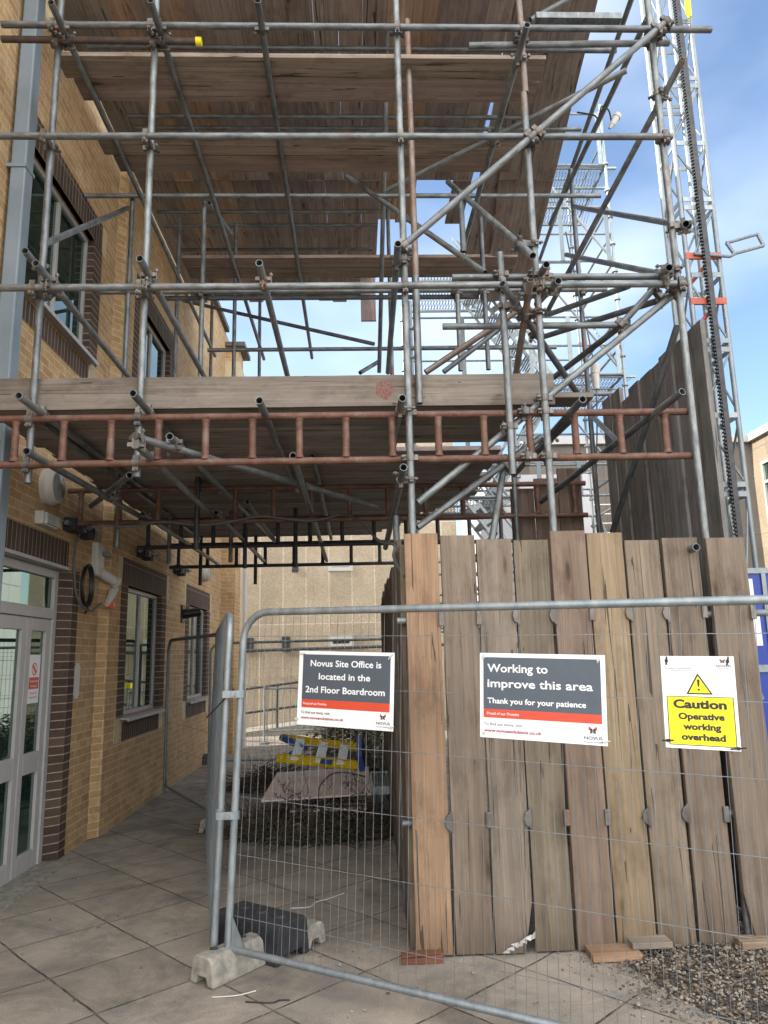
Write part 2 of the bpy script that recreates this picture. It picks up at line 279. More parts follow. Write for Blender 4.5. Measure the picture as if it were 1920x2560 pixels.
# ---------------------------------------------------------------- helpers
class MB:
    def __init__(s): s.v = []; s.f = []; s.uv = {}
    def quad(s, a, b, c, d, uv=None):
        i = len(s.v); s.v += [V(a), V(b), V(c), V(d)]; s.f.append((i, i + 1, i + 2, i + 3))
        if uv: s.uv[len(s.f) - 1] = uv
    def poly(s, pts):
        i = len(s.v); s.v += [V(p) for p in pts]; s.f.append(tuple(range(i, i + len(pts))))
    def box(s, lo, hi, mat=None):
        x0, y0, z0 = lo; x1, y1, z1 = hi; i = len(s.v)
        p = [(x0, y0, z0), (x1, y0, z0), (x1, y1, z0), (x0, y1, z0), (x0, y0, z1), (x1, y0, z1), (x1, y1, z1), (x0, y1, z1)]
        s.v += [(mat @ V(q)) if mat else V(q) for q in p]
        for f in ((0, 3, 2, 1), (4, 5, 6, 7), (0, 1, 5, 4), (1, 2, 6, 5), (2, 3, 7, 6), (3, 0, 4, 7)): s.f.append(tuple(i + k for k in f))
        return s
    def prism(s, plan, z0, z1, mat=None):
        """vertical extrusion of a plan polygon (counter-clockwise)"""
        n = len(plan); i = len(s.v)
        for z in (z0, z1): s.v += [(mat @ V((x, y, z))) if mat else V((x, y, z)) for x, y in plan]
        s.f.append(tuple(range(i + n - 1, i - 1, -1))); s.f.append(tuple(range(i + n, i + 2 * n)))
        for k in range(n): s.f.append((i + k, i + (k + 1) % n, i + n + (k + 1) % n, i + n + k))
        return s
    def cyl(s, a, b, r, r2=None, n=12, cap=True):
        a, b = V(a), V(b); d = (b - a).normalized(); q = d.to_track_quat('Z', 'Y'); r2 = r if r2 is None else r2; i = len(s.v)
        for p, rr in ((a, r), (b, r2)):
            for k in range(n):
                t = 2 * math.pi * k / n; s.v.append(p + q @ V((rr * math.cos(t), rr * math.sin(t), 0)))
        for k in range(n): s.f.append((i + k, i + (k + 1) % n, i + n + (k + 1) % n, i + n + k))
        if cap: s.f.append(tuple(range(i + n - 1, i - 1, -1))); s.f.append(tuple(range(i + n, i + 2 * n)))
        return s
    def sweep(s, pts, r, n=8, closed=False):
        pts = [V(p) for p in pts]; m = len(pts); q = None; i = len(s.v); rr = r if hasattr(r, '__len__') else [r] * m
        for j, p in enumerate(pts):
            a = pts[j - 1] if (j or closed) else p; b = pts[(j + 1) % m] if (j < m - 1 or closed) else p
            d = (b - a).normalized()
            if q is None: q = d.to_track_quat('Z', 'Y')
            else: q = (q @ V((0, 0, 1))).rotation_difference(d) @ q
            for k in range(n):
                t = 2 * math.pi * k / n; s.v.append(p + q @ V((rr[j] * math.cos(t), rr[j] * math.sin(t), 0)))
        for j in range(m if closed else m - 1):
            for k in range(n):
                a0 = i + j * n; b0 = i + ((j + 1) % m) * n
                s.f.append((a0 + k, a0 + (k + 1) % n, b0 + (k + 1) % n, b0 + k))
        if not closed:
            s.f.append(tuple(range(i + n - 1, i - 1, -1))); s.f.append(tuple(range(i + (m - 1) * n, i + m * n)))
        return s
    def mesh(s, name, mat, smooth=False):
        me = bpy.data.meshes.new(name); me.from_pydata([tuple(v) for v in s.v], [], s.f)
        if s.uv:
            ul = me.uv_layers.new(name='UVMap')
            for p in me.polygons:
                u = s.uv.get(p.index)
                if u:
                    for li, c in zip(p.loop_indices, u): ul.data[li].uv = c
        if mat: me.materials.append(mat)
        if smooth: smooth_mesh(me)
        me.update(); return me
def smooth_mesh(me, ang=40):
    me.polygons.foreach_set('use_smooth', [True] * len(me.polygons))
    try: me.set_sharp_from_angle(angle=R(ang))
    except Exception: pass

MWD = {}
def link(name, me, parent=None, Mw=None):
    o = bpy.data.objects.new(name, me); COL.objects.link(o); Mw = Mw.copy() if Mw else M.Identity(4)
    MWD[o.name] = Mw
    if parent:
        o.parent = parent; o.matrix_local = MWD[parent.name].inverted() @ Mw
    else: o.matrix_world = Mw
    return o
def part(name, mb, mat, parent, Mw=None, smooth=False, label=None, color=None):
    o = link(name, mb.mesh(name, mat, smooth), parent, Mw)
    if label: o['label'] = label
    if color: o.color = (*color, 1)
    return o
def tag(o, label, cat, group=None, kind=None):
    o['label'] = label; o['category'] = cat
    if group: o['group'] = group
    if kind: o['kind'] = kind
    return o
def empty(name, loc, label, cat, group=None):
    return tag(link(name, None, None, M.Translation(V(loc))), label, cat, group)
def struct(name, mb, mat, Mw=None):
    o = link(name, mb.mesh(name, mat), None, Mw); o['kind'] = 'structure'; return o
def frame(o, x, y=None, z=None):
    """matrix with local X along x, local Z along z (roughly)"""
    x = V(x).normalized()
    if z is not None: y = V(z).cross(x).normalized()
    else: y = (V(y) - x * V(y).dot(x)).normalized()
    zz = x.cross(y); m = M((x, y, zz)).transposed().to_4x4(); m.translation = V(o); return m
def bevel(o, w=0.003, seg=2):
    b = o.modifiers.new('bevel', 'BEVEL'); b.width = w; b.segments = seg; b.limit_method = 'ANGLE'; return o

# ---------------------------------------------------------------- ground
g = MB(); g.quad((-80, -60, 0), (80, -60, 0), (80, 120, 0), (-80, 120, 0)); struct('ground', g, PAVE)
gb = MB(); edge = [(1.28, 4.75), (1.46, 4.40), (1.55, 4.05), (1.70, 3.72), (1.62, 3.3), (2.4, 2.6), (3.4, 2.6), (3.4, 4.9), (1.9, 5.2)]
gb.poly([(x, y, 0.004) for x, y in edge])
struct('gravel_bed', gb, GRAVB)
def in_poly(x, y, P):
    c = False; j = len(P) - 1
    for i in range(len(P)):
        if (P[i][1] > y) != (P[j][1] > y) and x < (P[j][0] - P[i][0]) * (y - P[i][1]) / (P[j][1] - P[i][1]) + P[i][0]: c = not c
        j = i
    return c
def pebble(mb, c, r):
    i = len(mb.v); ax = [V((random.uniform(.6, 1.2) * r, 0, 0)), V((0, random.uniform(.5, 1) * r, 0)), V((0, 0, random.uniform(.35, .7) * r))]
    rt = M.Rotation(random.uniform(0, 6.3), 3, 'Z') @ M.Rotation(random.uniform(-.5, .5), 3, 'X')
    for a in ax: a.rotate(rt.to_euler())
    for z, k, rr in ((-.9, 5, .5), (-.1, 7, 1), (.7, 5, .65)):
        for q in range(5):
            t = 2 * math.pi * (q + random.uniform(-.2, .2)) / 5; mb.v.append(V(c) + ax[0] * math.cos(t) * rr + ax[1] * math.sin(t) * rr + ax[2] * z)
    for l in range(2):
        for q in range(5): mb.f.append((i + l * 5 + q, i + l * 5 + (q + 1) % 5, i + l * 5 + 5 + (q + 1) % 5, i + l * 5 + 5 + q))
    mb.f.append(tuple(i + 10 + q for q in range(5)))
gm = MB(); cnt = 0
while cnt < 14500:
    x, y = random.uniform(1.25, 3.4), random.uniform(2.6, 5.15)
    if in_poly(x, y, edge) or (in_poly(x + .05, y, edge) and random.random() < .3):
        pebble(gm, (x, y, 0.008 + random.uniform(0, .018)), random.uniform(.005, .0135)); cnt += 1
tag(link('gravel', gm.mesh('gravel', GRAV, False)), 'loose brown and grey gravel beside the paving slabs under the timber boards', 'gravel', kind='stuff')

# ---------------------------------------------------------------- brick building on the left
XW, XS = -2.70, -2.62
bb = empty('brick_building', (XW, 8, 0), 'buff brick building with dark brick window surrounds along the passage on the left', 'building')
def wall_x(mb, X, y0, y1, z0, z1, holes=(), depth=0.10):
    ys = sorted({y0, y1, *[h[0] for h in holes], *[h[1] for h in holes]}); zs = sorted({z0, z1, *[h[2] for h in holes], *[h[3] for h in holes]})
    for a, b in zip(ys, ys[1:]):
        for c, d in zip(zs, zs[1:]):
            if any(h[0] <= a and b <= h[1] and h[2] <= c and d <= h[3] for h in holes): continue
            mb.quad((X, a, c), (X, b, c), (X, b, d), (X, a, d), [(a, c), (b, c), (b, d), (a, d)])
    for h in holes:
        a, b, c, d = h; e = X - depth
        mb.quad((e, a, c), (X, a, c), (X, a, d), (e, a, d), [(e, c), (X, c), (X, d), (e, d)])
        mb.quad((X, b, c), (e, b, c), (e, b, d), (X, b, d), [(X, c), (e, c), (e, d), (X, d)])
        mb.quad((e, a, d), (X, a, d), (X, b, d), (e, b, d), [(a, e), (a, X), (b, X), (b, e)])
        mb.quad((e, a, c), (e, b, c), (X, b, c), (X, a, c), [(a, e), (b, e), (b, X), (a, X)])
def wallq(mb, a, b, z0, z1):
    """vertical brick face from plan point a to plan point b (outside on the right of a->b)"""
    L = (V(b) - V(a)).length
    mb.quad((*a, z0), (*b, z0), (*b, z1), (*a, z1), [(0, z0), (L, z0), (L, z1), (0, z1)])
DOOR = (4.9, 7.245, 0.0, 2.56)
UW1 = (5.72, 7.20, 4.74, 6.07); UW2 = (8.62, 10.08, 4.74, 6.07)
LW1 = (8.58, 10.08, 1.11, 2.57); LW2 = (11.72, 13.12, 1.11, 2.57)
w = MB()
wall_x(w, XW, 1.2, 7.88, 0, 11.5, [DOOR, UW1])  # height hidden above the upper deck is unseen, raised to shade the scaffold
wallq(w, (XW, 7.88), (XS, 7.98), 0, 11.5)
wall_x(w, XS, 7.98, 11.0, 0, 11.5, [LW1, UW2])
wall_x(w, XS, 11.0, 15.1, 0, 8.35, [LW2])
wallq(w, (XS, 15.1), (-8, 15.1), 0, 8.35); wallq(w, (-8, 1.2), (XW, 1.2), 0, 11.5); wallq(w, (XS, 11.0), (-8, 11.0), 8.35, 11.5); wallq(w, (-8, 15.1), (-8, 1.2), 0, 11.5)
part('wall', w, BUFF, bb)
p = MB()      # pier at the far end
wallq(p, (XS, 14.45), (-2.36, 14.45), 0, 8.05); wallq(p, (-2.36, 14.45), (-2.36, 15.1), 0, 8.05); wallq(p, (-2.36, 15.1), (XS, 15.1), 0, 8.05)
p.quad((XS, 14.45, 8.05), (-2.36, 14.45, 8.05), (-2.36, 15.1, 8.05), (XS, 15.1, 8.05), [(0, 0), (.3, 0), (.3, .6), (0, .6)])
part('pier', p, BUFF, bb)
part('coping', MB().box((-2.9, 11.0, 8.352), (-2.54, 14.4, 8.45)).box((-2.7, 14.38, 8.052), (-2.22, 15.2, 8.14)), SLATE, bb)
part('roof', MB().box((-8, 1.2, 11.5), (-2.5, 11.1, 11.65)).box((-8, 11.0, 8.2), (-2.92, 15.1, 8.34)), SLATE, bb)
# stone courses of the far pier
part('stone_band', MB().box((XS, 14.43, 7.35), (-2.335, 15.12, 7.72)), CASTST, bb); part('stone_band', MB().box((XS, 14.43, 6.62), (-2.335, 15.12, 6.72)), CASTST, bb)
def dark_soldier(y0, y1, z0, z1, X):
    m = MB(); x1 = X + 0.006
    m.quad((x1, y0, z0), (x1, y1, z0), (x1, y1, z1), (x1, y0, z1), [(0, z0 - z0), (y1 - y0, 0), (y1 - y0, z1 - z0), (0, z1 - z0)])
    m.quad((X - .05, y0, z0), (X - .05, y1, z0), (x1, y1, z0), (x1, y0, z0), [(0, 0), (y1 - y0, 0), (y1 - y0, .06), (0, .06)])
    for y, s in ((y0, 1), (y1, -1)):
        q = [(X, y, z0), (x1, y, z0), (x1, y, z1), (X, y, z1)]; m.quad(*(q if s > 0 else q[::-1]), [(0, 0), (.01, 0), (.01, z1 - z0), (0, z1 - z0)])
    m.quad((x1, y0, z1), (x1, y1, z1), (X, y1, z1), (X, y0, z1), [(0, 0), (y1 - y0, 0), (y1 - y0, .01), (0, .01)])
    return m
def dark_jamb(y0, y1, z0, z1, X):
    m = MB(); x1 = X + 0.006; e = X - 0.102
    m.quad((x1, y0, z0), (x1, y1, z0), (x1, y1, z1), (x1, y0, z1), [(y0, z0), (y1, z0), (y1, z1), (y0, z1)])
    for y, s in ((y0, 1), (y1, -1)):
        q = [(e, y, z0), (x1, y, z0), (x1, y, z1), (e, y, z1)]; m.quad(*(q if s > 0 else q[::-1]), [(e, z0), (x1, z0), (x1, z1), (e, z1)])
    return m
def window(h, X, lintel=0.30, jw=0.23, below=0.26):
    y0, y1, z0, z1 = h
    part('lintel', dark_soldier(y0 - jw + .02, y1 + jw - .02, z1, z1 + lintel, X), SOLD, bb)
    part('brick_surround', dark_jamb(y0 - jw, y0 + .003, z0, z1 - .003, X), DARKB, bb); part('brick_surround', dark_jamb(y1 - .003, y1 + jw, z0, z1 - .003, X), DARKB, bb)
    part('apron', dark_soldier(y0 - .02, y1 + .02, z0 - below, z0 - .06, X), SOLD, bb)
    for ya in (y0 - jw - .12, y1 + jw): part('corner_stone', MB().box((X - .04, ya, z1 - .02), (X + .004, ya + .12, z1 + lintel)), CASTST, bb)
    for ya in (y0 - jw - .05, y1 + .03): part('corner_stone', MB().box((X - .04, ya, z0 - below), (X + .0045, ya + .19, z0 - .002)), CASTST, bb)
    xg = X - 0.085; f = MB(); t = 0.055; ym = (y0 + y1) / 2
    for a, b, c, d in ((y0, y0 + t, z0, z1), (y1 - t, y1, z0, z1), (y0 + t, y1 - t, z0, z0 + t), (y0 + t, y1 - t, z1 - t, z1), (ym - .032, ym + .032, z0 + t, z1 - t)):
        f.box((xg - .04, a + .004, c + .004), (xg + .025, b - .004, d - .004))
    wf = part('window', f, PAINTG, bb); bevel(wf, .006)
    for a, b in ((y0 + t, ym - .03), (ym + .03, y1 - t)):
        gl = MB(); gl.quad((xg, a, z0 + t), (xg, b, z0 + t), (xg, b, z1 - t), (xg, a, z1 - t)); part('pane', gl, GLASS, wf)
    s = MB(); s.prism([(X - .1, 0), (X + .09, -.012), (X + .09, -.05), (X + .075, -.05), (X + .075, -.03), (X - .1, -.03)][::-1], y0 - .06, y1 + .06)
    s.v = [V((v.x, v.z, v.y + z0 + .003)) for v in s.v]; s.f = [tuple(reversed(q)) for q in s.f]
    part('sill', s, PAINTG, wf)
for h, X in ((UW1, XW), (UW2, XS), (LW1, XS), (LW2, XS)): window(h, X)
# door set
part('lintel', dark_soldier(4.7, 6.99, 2.585, 2.83, XW), SOLD, bb)
part('head_flashing', MB().box((XW - .1, 4.7, 2.555), (XW + .03, 6.95, 2.583)), PAINTG, bb)
q = MB(); pl = [(XW - .10, 6.99), (XW + .018, 7.10), (XW + .018, 7.26)]
wallq(q, pl[0], pl[1], 0, 2.57); wallq(q, pl[1], pl[2], 0, 2.57); wallq(q, pl[2], (XW, 7.26), 0, 2.57)
q.poly([(*pl[0], 2.57), (*pl[1], 2.57), (*pl[2], 2.57), (XW - .1, 7.26, 2.57)]); part('dark_quoin', q, DARKB, bb)
xd = XW - 0.10; fr = MB()
def bar(mb, a, b, c, d, x0=-.05, x1=.03): mb.box((xd + x0, a, c), (xd + x1, b, d))
bar(fr, 6.905, 6.985, 0.0, 2.55); bar(fr, 4.905, 4.98, 0, 2.55); bar(fr, 4.98, 6.905, 2.475, 2.55); bar(fr, 4.98, 6.905, 2.105, 2.20)
bevel(part('door_frame', fr, PAINTG, bb), .006)
tg = MB(); tg.quad((xd, 4.98, 2.2), (xd, 6.905, 2.2), (xd, 6.905, 2.475), (xd, 4.98, 2.475)); part('transom_light', tg, GLASS, bb)
for (a, b) in ((6.43, 6.897), (5.0, 6.415)):
    f = MB(); t = .085
    bar(f, a, a + t, .02, 2.10, -.03, .015); bar(f, b - t, b, .02, 2.10, -.03, .015)
    for z0, z1 in ((.02, .17), (.80, .97), (1.99, 2.10)): bar(f, a + t, b - t, z0, z1, -.03, .015)
    d = part('door', f, PAINTG, bb); bevel(d, .005)
    gl = MB()
    for z0, z1 in ((.17, .80), (.97, 1.99)): gl.quad((xd - .01, a + t, z0), (xd - .01, b - t, z0), (xd - .01, b - t, z1), (xd - .01, a + t, z1))
    part('glazing', gl, GLASS, d)
    if a > 6: DOOR2 = d
part('threshold', MB().box((XW - .14, 4.9, 0.0), (XW + .16, 7.02, .022)), CONC, bb)
# wall kept dry by a darker plinth line: none in the photo

# blue-grey square downpipe / post in front of the wall
pp = MB(); a0 = at(52, 0, X=XW + .02); pc = [(XW + .03, 5.29), (XW + .15, 5.29), (XW + .15, 5.43), (XW + .03, 5.43)]
pp.prism(pc, 0.0, 9.5); dp = link('square_downpipe', pp.mesh('square_downpipe', PIPEG)); bevel(dp, .012)
tag(dp, 'blue grey square steel post running up the brick wall at the left edge', 'downpipe')
sl = MB()
for z in (5.55, 7.35): sl.box((XW + .002, 5.28, z), (XW + .157, 5.44, z + .03))
part('sleeve', sl, PIPEG, dp)

# things fixed to the wall
def disc_lamp(px, py, X, r, label):
    c = at(px, py, X=X); m = MB(); m.cyl((X, c.y, c.z), (X + .05, c.y, c.z), r * .98, r, 32).cyl((X + .05, c.y, c.z), (X + .11, c.y, c.z), r, r * .86, 32)
    o = link('bulkhead_lamp', m.mesh('bulkhead_lamp', WHITE, True)); tag(o, label, 'wall lamp', 'round bulkhead lamps')
    part('front_panel', MB().cyl((X + .111, c.y, c.z), (X + .118, c.y, c.z), r * .80, r * .74, 32), plain('dim_diffuser', (.28, .30, .30), .2), o, smooth=True)
disc_lamp(116, 1218, XW, .165, 'large round white bulkhead lamp above the glass doors')
disc_lamp(507, 1434, XS, .14, 'small round white lamp high on the far brick wall under the last ladder beam')
c = at(105, 1300, X=XW); e = MB().box((XW, c.y - .16, c.z - .06), (XW + .075, c.y + .16, c.z + .055))
e = link('emergency_light', e.mesh('emergency_light', WHITE)); bevel(e, .01); tag(e, 'white box shaped emergency light on the wall below the large round lamp', 'light')
part('diffuser', MB().box((XW + .0755, c.y - .12, c.z - .05), (XW + .10, c.y + .165, c.z + .04)), plain('frosted_cover', (.45, .47, .45), .25), e)
# power socket with plug and coiled cable
c = at(245, 1405, X=XS); X0 = XW
k = empty('wall_socket', (X0, 7.5, 2.3), 'white industrial power socket with grey plug hanging beside the dark cable coil', 'power socket')
c = at(236, 1400, X=X0)
bevel(part('back_box', MB().box((X0, c.y - .10, c.z - .17), (X0 + .07, c.y + .10, c.z + .17)), WHITE, k), .008)
part('cable_gland', MB().cyl((X0 + .06, c.y + .04, c.z + .07), (X0 + .12, c.y + .12, c.z + .06), .03, .022, 12), ALU, k, smooth=True)
part('socket_outlet', MB().cyl((X0 + .04, c.y + .05, c.z - .12), (X0 + .15, c.y + .20, c.z - .20), .055, .05, 16).cyl((X0 + .15, c.y + .20, c.z - .2), (X0 + .17, c.y + .23, c.z - .215), .06, .06, 16), WHITE, k, smooth=True)
pb = V((X0 + .13, c.y + .06, c.z - .46))
part('plug', MB().cyl(pb, pb + V((0, .15, .13)), .026, .04, 14).cyl(pb + V((0, .15, .13)), pb + V((0, .22, .19)), .043, .043, 14), WHITE, k, smooth=True)
part('plug_flap', MB().box((pb.x - .03, pb.y + .05, pb.z - .03), (pb.x + .05, pb.y + .12, pb.z + .03)), SIGNR, k)
cc = at(215, 1464, X=X0 + .05); lp = MB()
for j in range(3):
    lp.sweep([cc + V((.012 * j, (.125 + .006 * j) * math.cos(t) , (.19 + .008 * j) * math.sin(t))) for t in [2 * math.pi * i / 28 for i in range(28)]], .011, 8, True)
lp.sweep([cc + V((.02, .0, -.19)), cc + V((.02, .03, -.23)), cc + V((.02, -.04, -.27))], .01, 8)
o = link('cable_coil', lp.mesh('cable_coil', BLACK, True)); tag(o, 'dark coiled cable loop hanging on the brick wall below the white socket', 'cable coil')
# grey cable from the plug along the ladder beam
pts = [at(252, 1508, X=X0 + .13), at(225, 1527, X=X0 + .1), at(195, 1500, X=X0 + .05), at(186, 1440, X=X0 + .03), at(190, 1360, X=X0 + .03), at(212, 1318, X=X0 + .1), at(240, 1312, Y=6.75), at(330, 1316, Y=6.82), at(400, 1305, Y=6.84), at(520, 1312, Y=6.84), at(640, 1292, Y=6.84), at(700, 1295, Y=6.84), at(780, 1302, Y=6.84), at(860, 1287, Y=6.8), at(905, 1310, Y=6.4), at(945, 1350, Y=5.8), at(985, 1362, Y=5.2), at(984, 1390, Y=5.0), at(1000, 1425, Y=4.8), at(1012, 1440, Y=4.72)]
def spline(P, n=6):
    o = []
    for i in range(len(P) - 1):
        a, b, c_, d = P[max(i - 1, 0)], P[i], P[i + 1], P[min(i + 2, len(P) - 1)]
        for k in range(n):
            t = k / n; o.append(.5 * ((2 * b) + (c_ - a) * t + (2 * a - 5 * b + 4 * c_ - d) * t * t + (3 * b - a - 3 * c_ + d) * t ** 3))
    return o + [P[-1]]
o = link('power_cable', MB().sweep(spline(pts), .011, 8).mesh('power_cable', CABLE, True)); tag(o, 'grey power cable running from the wall plug along the second ladder beam', 'cable')
# tie-back couplers with padding under the ladder beam ends
def tie(px, py, X, label, L=.28):
    c = at(px, py, X=X); r = empty('wall_tie', (X, c.y, c.z), label, 'wall bracket', 'scaffold wall ties')
    part('tube_stub', MB().cyl((X + .06, c.y - L, c.z), (X + .06, c.y + L, c.z), .0242, None, 14), GALV, r, smooth=True)
    part('padding', MB().box((X + .004, c.y - L * .8, c.z - .06), (X + .11, c.y - L * .2, c.z + .06)), RUBBER, r); part('padding', MB().box((X + .004, c.y + L * .2, c.z - .07), (X + .11, c.y + L * .75, c.z + .05)), RUBBER, r)
    m = MB()
    for s in (-.05, .8):
        y = c.y + L * s; m.box((X + .03, y, c.z - .035), (X + .11, y + .05, c.z + .035)); m.cyl((X + .1, y + .02, c.z), (X + .19, y + .02, c.z + .01), .008, None, 8); m.box((X + .13, y + .005, c.z - .015), (X + .155, y + .035, c.z + .02))
    part('coupler', m, ALU, r)
tie(185, 1322, XW, 'padded scaffold tie clamped to the wall just right of the emergency light', .34)
tie(352, 1384, XS, 'silver scaffold tie on the brickwork above the first lower window', .22)
tie(440, 1426, XS, 'black padded scaffold tie at the wall end of the last ladder beam', .2)
c = at(190, 1702, X=XW); o = MB().box((XW, c.y - .075, c.z - .165), (XW + .008, c.y + .075, c.z + .165)); o = link('blank_plate', o.mesh('blank_plate', WHITE))
tag(o, 'blank white plate screwed to the brickwork right of the doors', 'plate')
s_ = MB()
for a in (-.06, .06):
    for b in (-.15, .15): s_.cyl((XW + .008, c.y + a, c.z + b), (XW + .011, c.y + a, c.z + b), .007, None, 8)
part('screw', s_, DKSTEEL, o)
c = at(455, 1535, X=XS); r = empty('wall_spotlight', (XS, c.y, c.z), 'black hooded wall light between the two lower windows', 'wall light')
part('wall_plate', MB().box((XS, c.y - .09, c.z - .13), (XS + .025, c.y + .09, c.z + .13)), BLACK, r)
part('hood', MB().cyl((XS + .02, c.y + .01, c.z + .0), (XS + .27, c.y + .05, c.z + .03), .075, .06, 16), BLACK, r, smooth=True)
c = at(553, 1500, X=-2.5); o = MB().cyl((-2.28, 15.2, 0), (-2.28, 15.2, 7.3), .05, None, 12); o = link('white_downpipe', o.mesh('white_downpipe', WHITE, True)); tag(o, 'thin white downpipe at the far corner of the brick building', 'downpipe')

# ---------------------------------------------------------------- far pebbledash block and right-hand wing
fb = empty('pebbledash_block', (0, 18.8, 0), 'tan pebbledash panel building closing the far end of the passage', 'building')
YF = 18.8
def wall_y(mb, Y, x0, x1, z0, z1, holes=(), depth=.1):
    xs = sorted({x0, x1, *[h[0] for h in holes], *[h[1] for h in holes]}); zs = sorted({z0, z1, *[h[2] for h in holes], *[h[3] for h in holes]})
    for a, b in zip(xs, xs[1:]):
        for c, d in zip(zs, zs[1:]):
            if any(h[0] <= a and b <= h[1] and h[2] <= c and d <= h[3] for h in holes): continue
            mb.quad((a, Y, c), (b, Y, c), (b, Y, d), (a, Y, d), [(a + 50, c), (b + 50, c), (b + 50, d), (a + 50, d)])
    for a, b, c, d in holes:
        e = Y + depth
        mb.quad((a, Y, c), (a, Y, d), (a, e, d), (a, e, c), [(0, c), (0, d), (.1, d), (.1, c)]); mb.quad((b, Y, d), (b, Y, c), (b, e, c), (b, e, d), [(0, d), (0, c), (.1, c), (.1, d)])
        mb.quad((a, Y, c), (a, e, c), (b, e, c), (b, Y, c), [(a, 0), (a, .1), (b, .1), (b, 0)]); mb.quad((a, e, d), (a, Y, d), (b, Y, d), (b, e, d), [(a, .1), (a, 0), (b, 0), (b, .1)])
def rect_px(x0, y0, x1, y1, Y):
    a = at(x0, y1, Y=Y); b = at(x1, y0, Y=Y); return (a.x, b.x, a.z, b.z)
WN = [rect_px(826, 1592, 880, 1616, YF), rect_px(824, 1410, 878, 1424, YF), (1.2, 1.75, 4.0, 4.4)]
w = MB(); wall_y(w, YF, -6, 2.6, 0, 7.4, WN); wallq(w, (2.6, YF), (2.6, 24), 0, 7.4)
part('wall', w, DASH, fb)
part('roof', MB().box((-6, YF + .01, 7.4), (2.62, 24, 7.55)), SLATE, fb)
for (a, b, c, d) in WN:
    f = MB(); t = .06
    for x0, x1, z0, z1 in ((a - .04, a + t, c - .04, d + .04), (b - t, b + .04, c - .04, d + .04), (a + t, b - t, c - .04, c + t), (a + t, b - t, d - t, d + .04)): f.box((x0, YF - .02, z0), (x1, YF + .06, z1))
    wf = part('window', f, WHITE, fb); gl = MB(); gl.quad((a, YF + .04, c), (b, YF + .04, c), (b, YF + .04, d), (a, YF + .04, d)); part('pane', gl, DIMG, wf)
for (px, py, w_, h_) in ((623, 1612, .22, .34), (715, 1610, .2, .36), (738, 1422, .16, .16)):
    c = at(px, py, Y=YF); m = MB().box((c.x - w_ / 2, YF - .018, c.z - h_ / 2), (c.x + w_ / 2, YF - .002, c.z + h_ / 2))
    part('vent', m, DKSTEEL, fb)
# ramp with its handrails in front of the far wall
rp = MB(); rp.prism([(-2.9, 0.0), (1.6, 0.0), (1.6, .55), (-2.9, .06)], 17.4, 18.78); rp.v = [V((v.x, v.z, v.y)) for v in rp.v]; rp.f = [tuple(reversed(f)) for f in rp.f]
ro = struct('ramp', rp, CONC)
rr = empty('ramp_handrail', (-1.5, 17.45, 0), 'dark steel handrail of the sloping ramp before the pebbledash wall', 'handrail')
for z in (.42, .95):
    m = MB().cyl((-2.7, 17.45, .08 + z), (1.5, 17.45, .53 + z), .028, None, 10); part('rail', m, DKSTEEL, rr, smooth=True)
for x in (-1.85, -.2, 1.3): part('post', MB().cyl((x, 17.45, .05), (x, 17.45, 1.05 + (x + 2.7) * .107), .028, None, 10), DKSTEEL, rr, smooth=True)
m = MB().cyl((-3.0, YF - .12, 1.92), (2.5, YF - .12, 1.96), .04, None, 10); o = link('wall_rail', m.mesh('wall_rail', DKSTEEL, True)); tag(o, 'long black horizontal rail fixed along the pebbledash wall', 'rail')
for k_, x0 in enumerate((-1.95, -.55)):
    r = empty('pedestrian_barrier', (x0, 15.9, 0), ('galvanised' if k_ == 0 else 'white') + ' pedestrian barrier with upright bars ' + ('left of the site office sign' if k_ == 0 else 'behind the site office sign'), 'barrier', 'pedestrian barriers beside the ramp')
    m = MB(); m.cyl((x0, 15.9, .25), (x0 + 1.3, 15.9, .25), .018, None, 8); m.cyl((x0, 15.9, 1.1), (x0 + 1.3, 15.9, 1.1), .018, None, 8)
    part('rail', m, ALU, r); m = MB()
    for j in range(11): m.cyl((x0 + .12 * j + .05, 15.9, .25), (x0 + .12 * j + .05, 15.9, 1.1), .008, None, 6)
    part('bars', m, ALU, r); m = MB()
    for x in (x0, x0 + 1.3): m.cyl((x, 15.9, 0.04), (x, 15.9, 1.18), .022, None, 8); m.box((x - .05, 15.7, 0), (x + .05, 16.1, .04))
    part('leg', m, ALU, r)
    m = MB(); m.box((x0 + 1.24, 15.85, 1.18), (x0 + 1.38, 15.95, 1.28)); part('end_cap', m, SIGNY, r)

rb = empty('office_wing', (11.3, 20, 0), 'three storey grey aggregate office wing with white windows at the right edge', 'building')
XR, YR, ZR = 11.3, 20.0, 7.45
w = MB(); wall_y(w, YR, 4.9, XR, 0, ZR, [(8.7, 9.9, 1.0, 2.6)]); part('wall', w, GREYD, rb)
w = MB()
yw = [(19.55, 18.45, 4.35, 6.75), (19.55, 18.45, 1.2, 3.6), (16.4, 14.6, 4.6, 6.85), (16.4, 14.6, 1.2, 3.7)]
def wall_xm(mb, X, y0, y1, z0, z1, holes):
    ys = sorted({y0, y1, *[h[0] for h in holes], *[h[1] for h in holes]}); zs = sorted({z0, z1, *[h[2] for h in holes], *[h[3] for h in holes]})
    for a, b in zip(ys, ys[1:]):
        for c, d in zip(zs, zs[1:]):
            if any(h[1] <= a and b <= h[0] and h[2] <= c and d <= h[3] for h in holes): continue
            mb.quad((X, b, c), (X, a, c), (X, a, d), (X, b, d), [(b, c), (a, c), (a, d), (b, d)])
wall_xm(w, XR, 2.0, YR, 0, ZR, yw); part('side_wall', w, TANB, rb)
w = MB(); w.quad((XR, 2, 0), (24, 2, 0), (24, 2, ZR), (XR, 2, ZR)); part('end_wall', w, GREYD, rb)
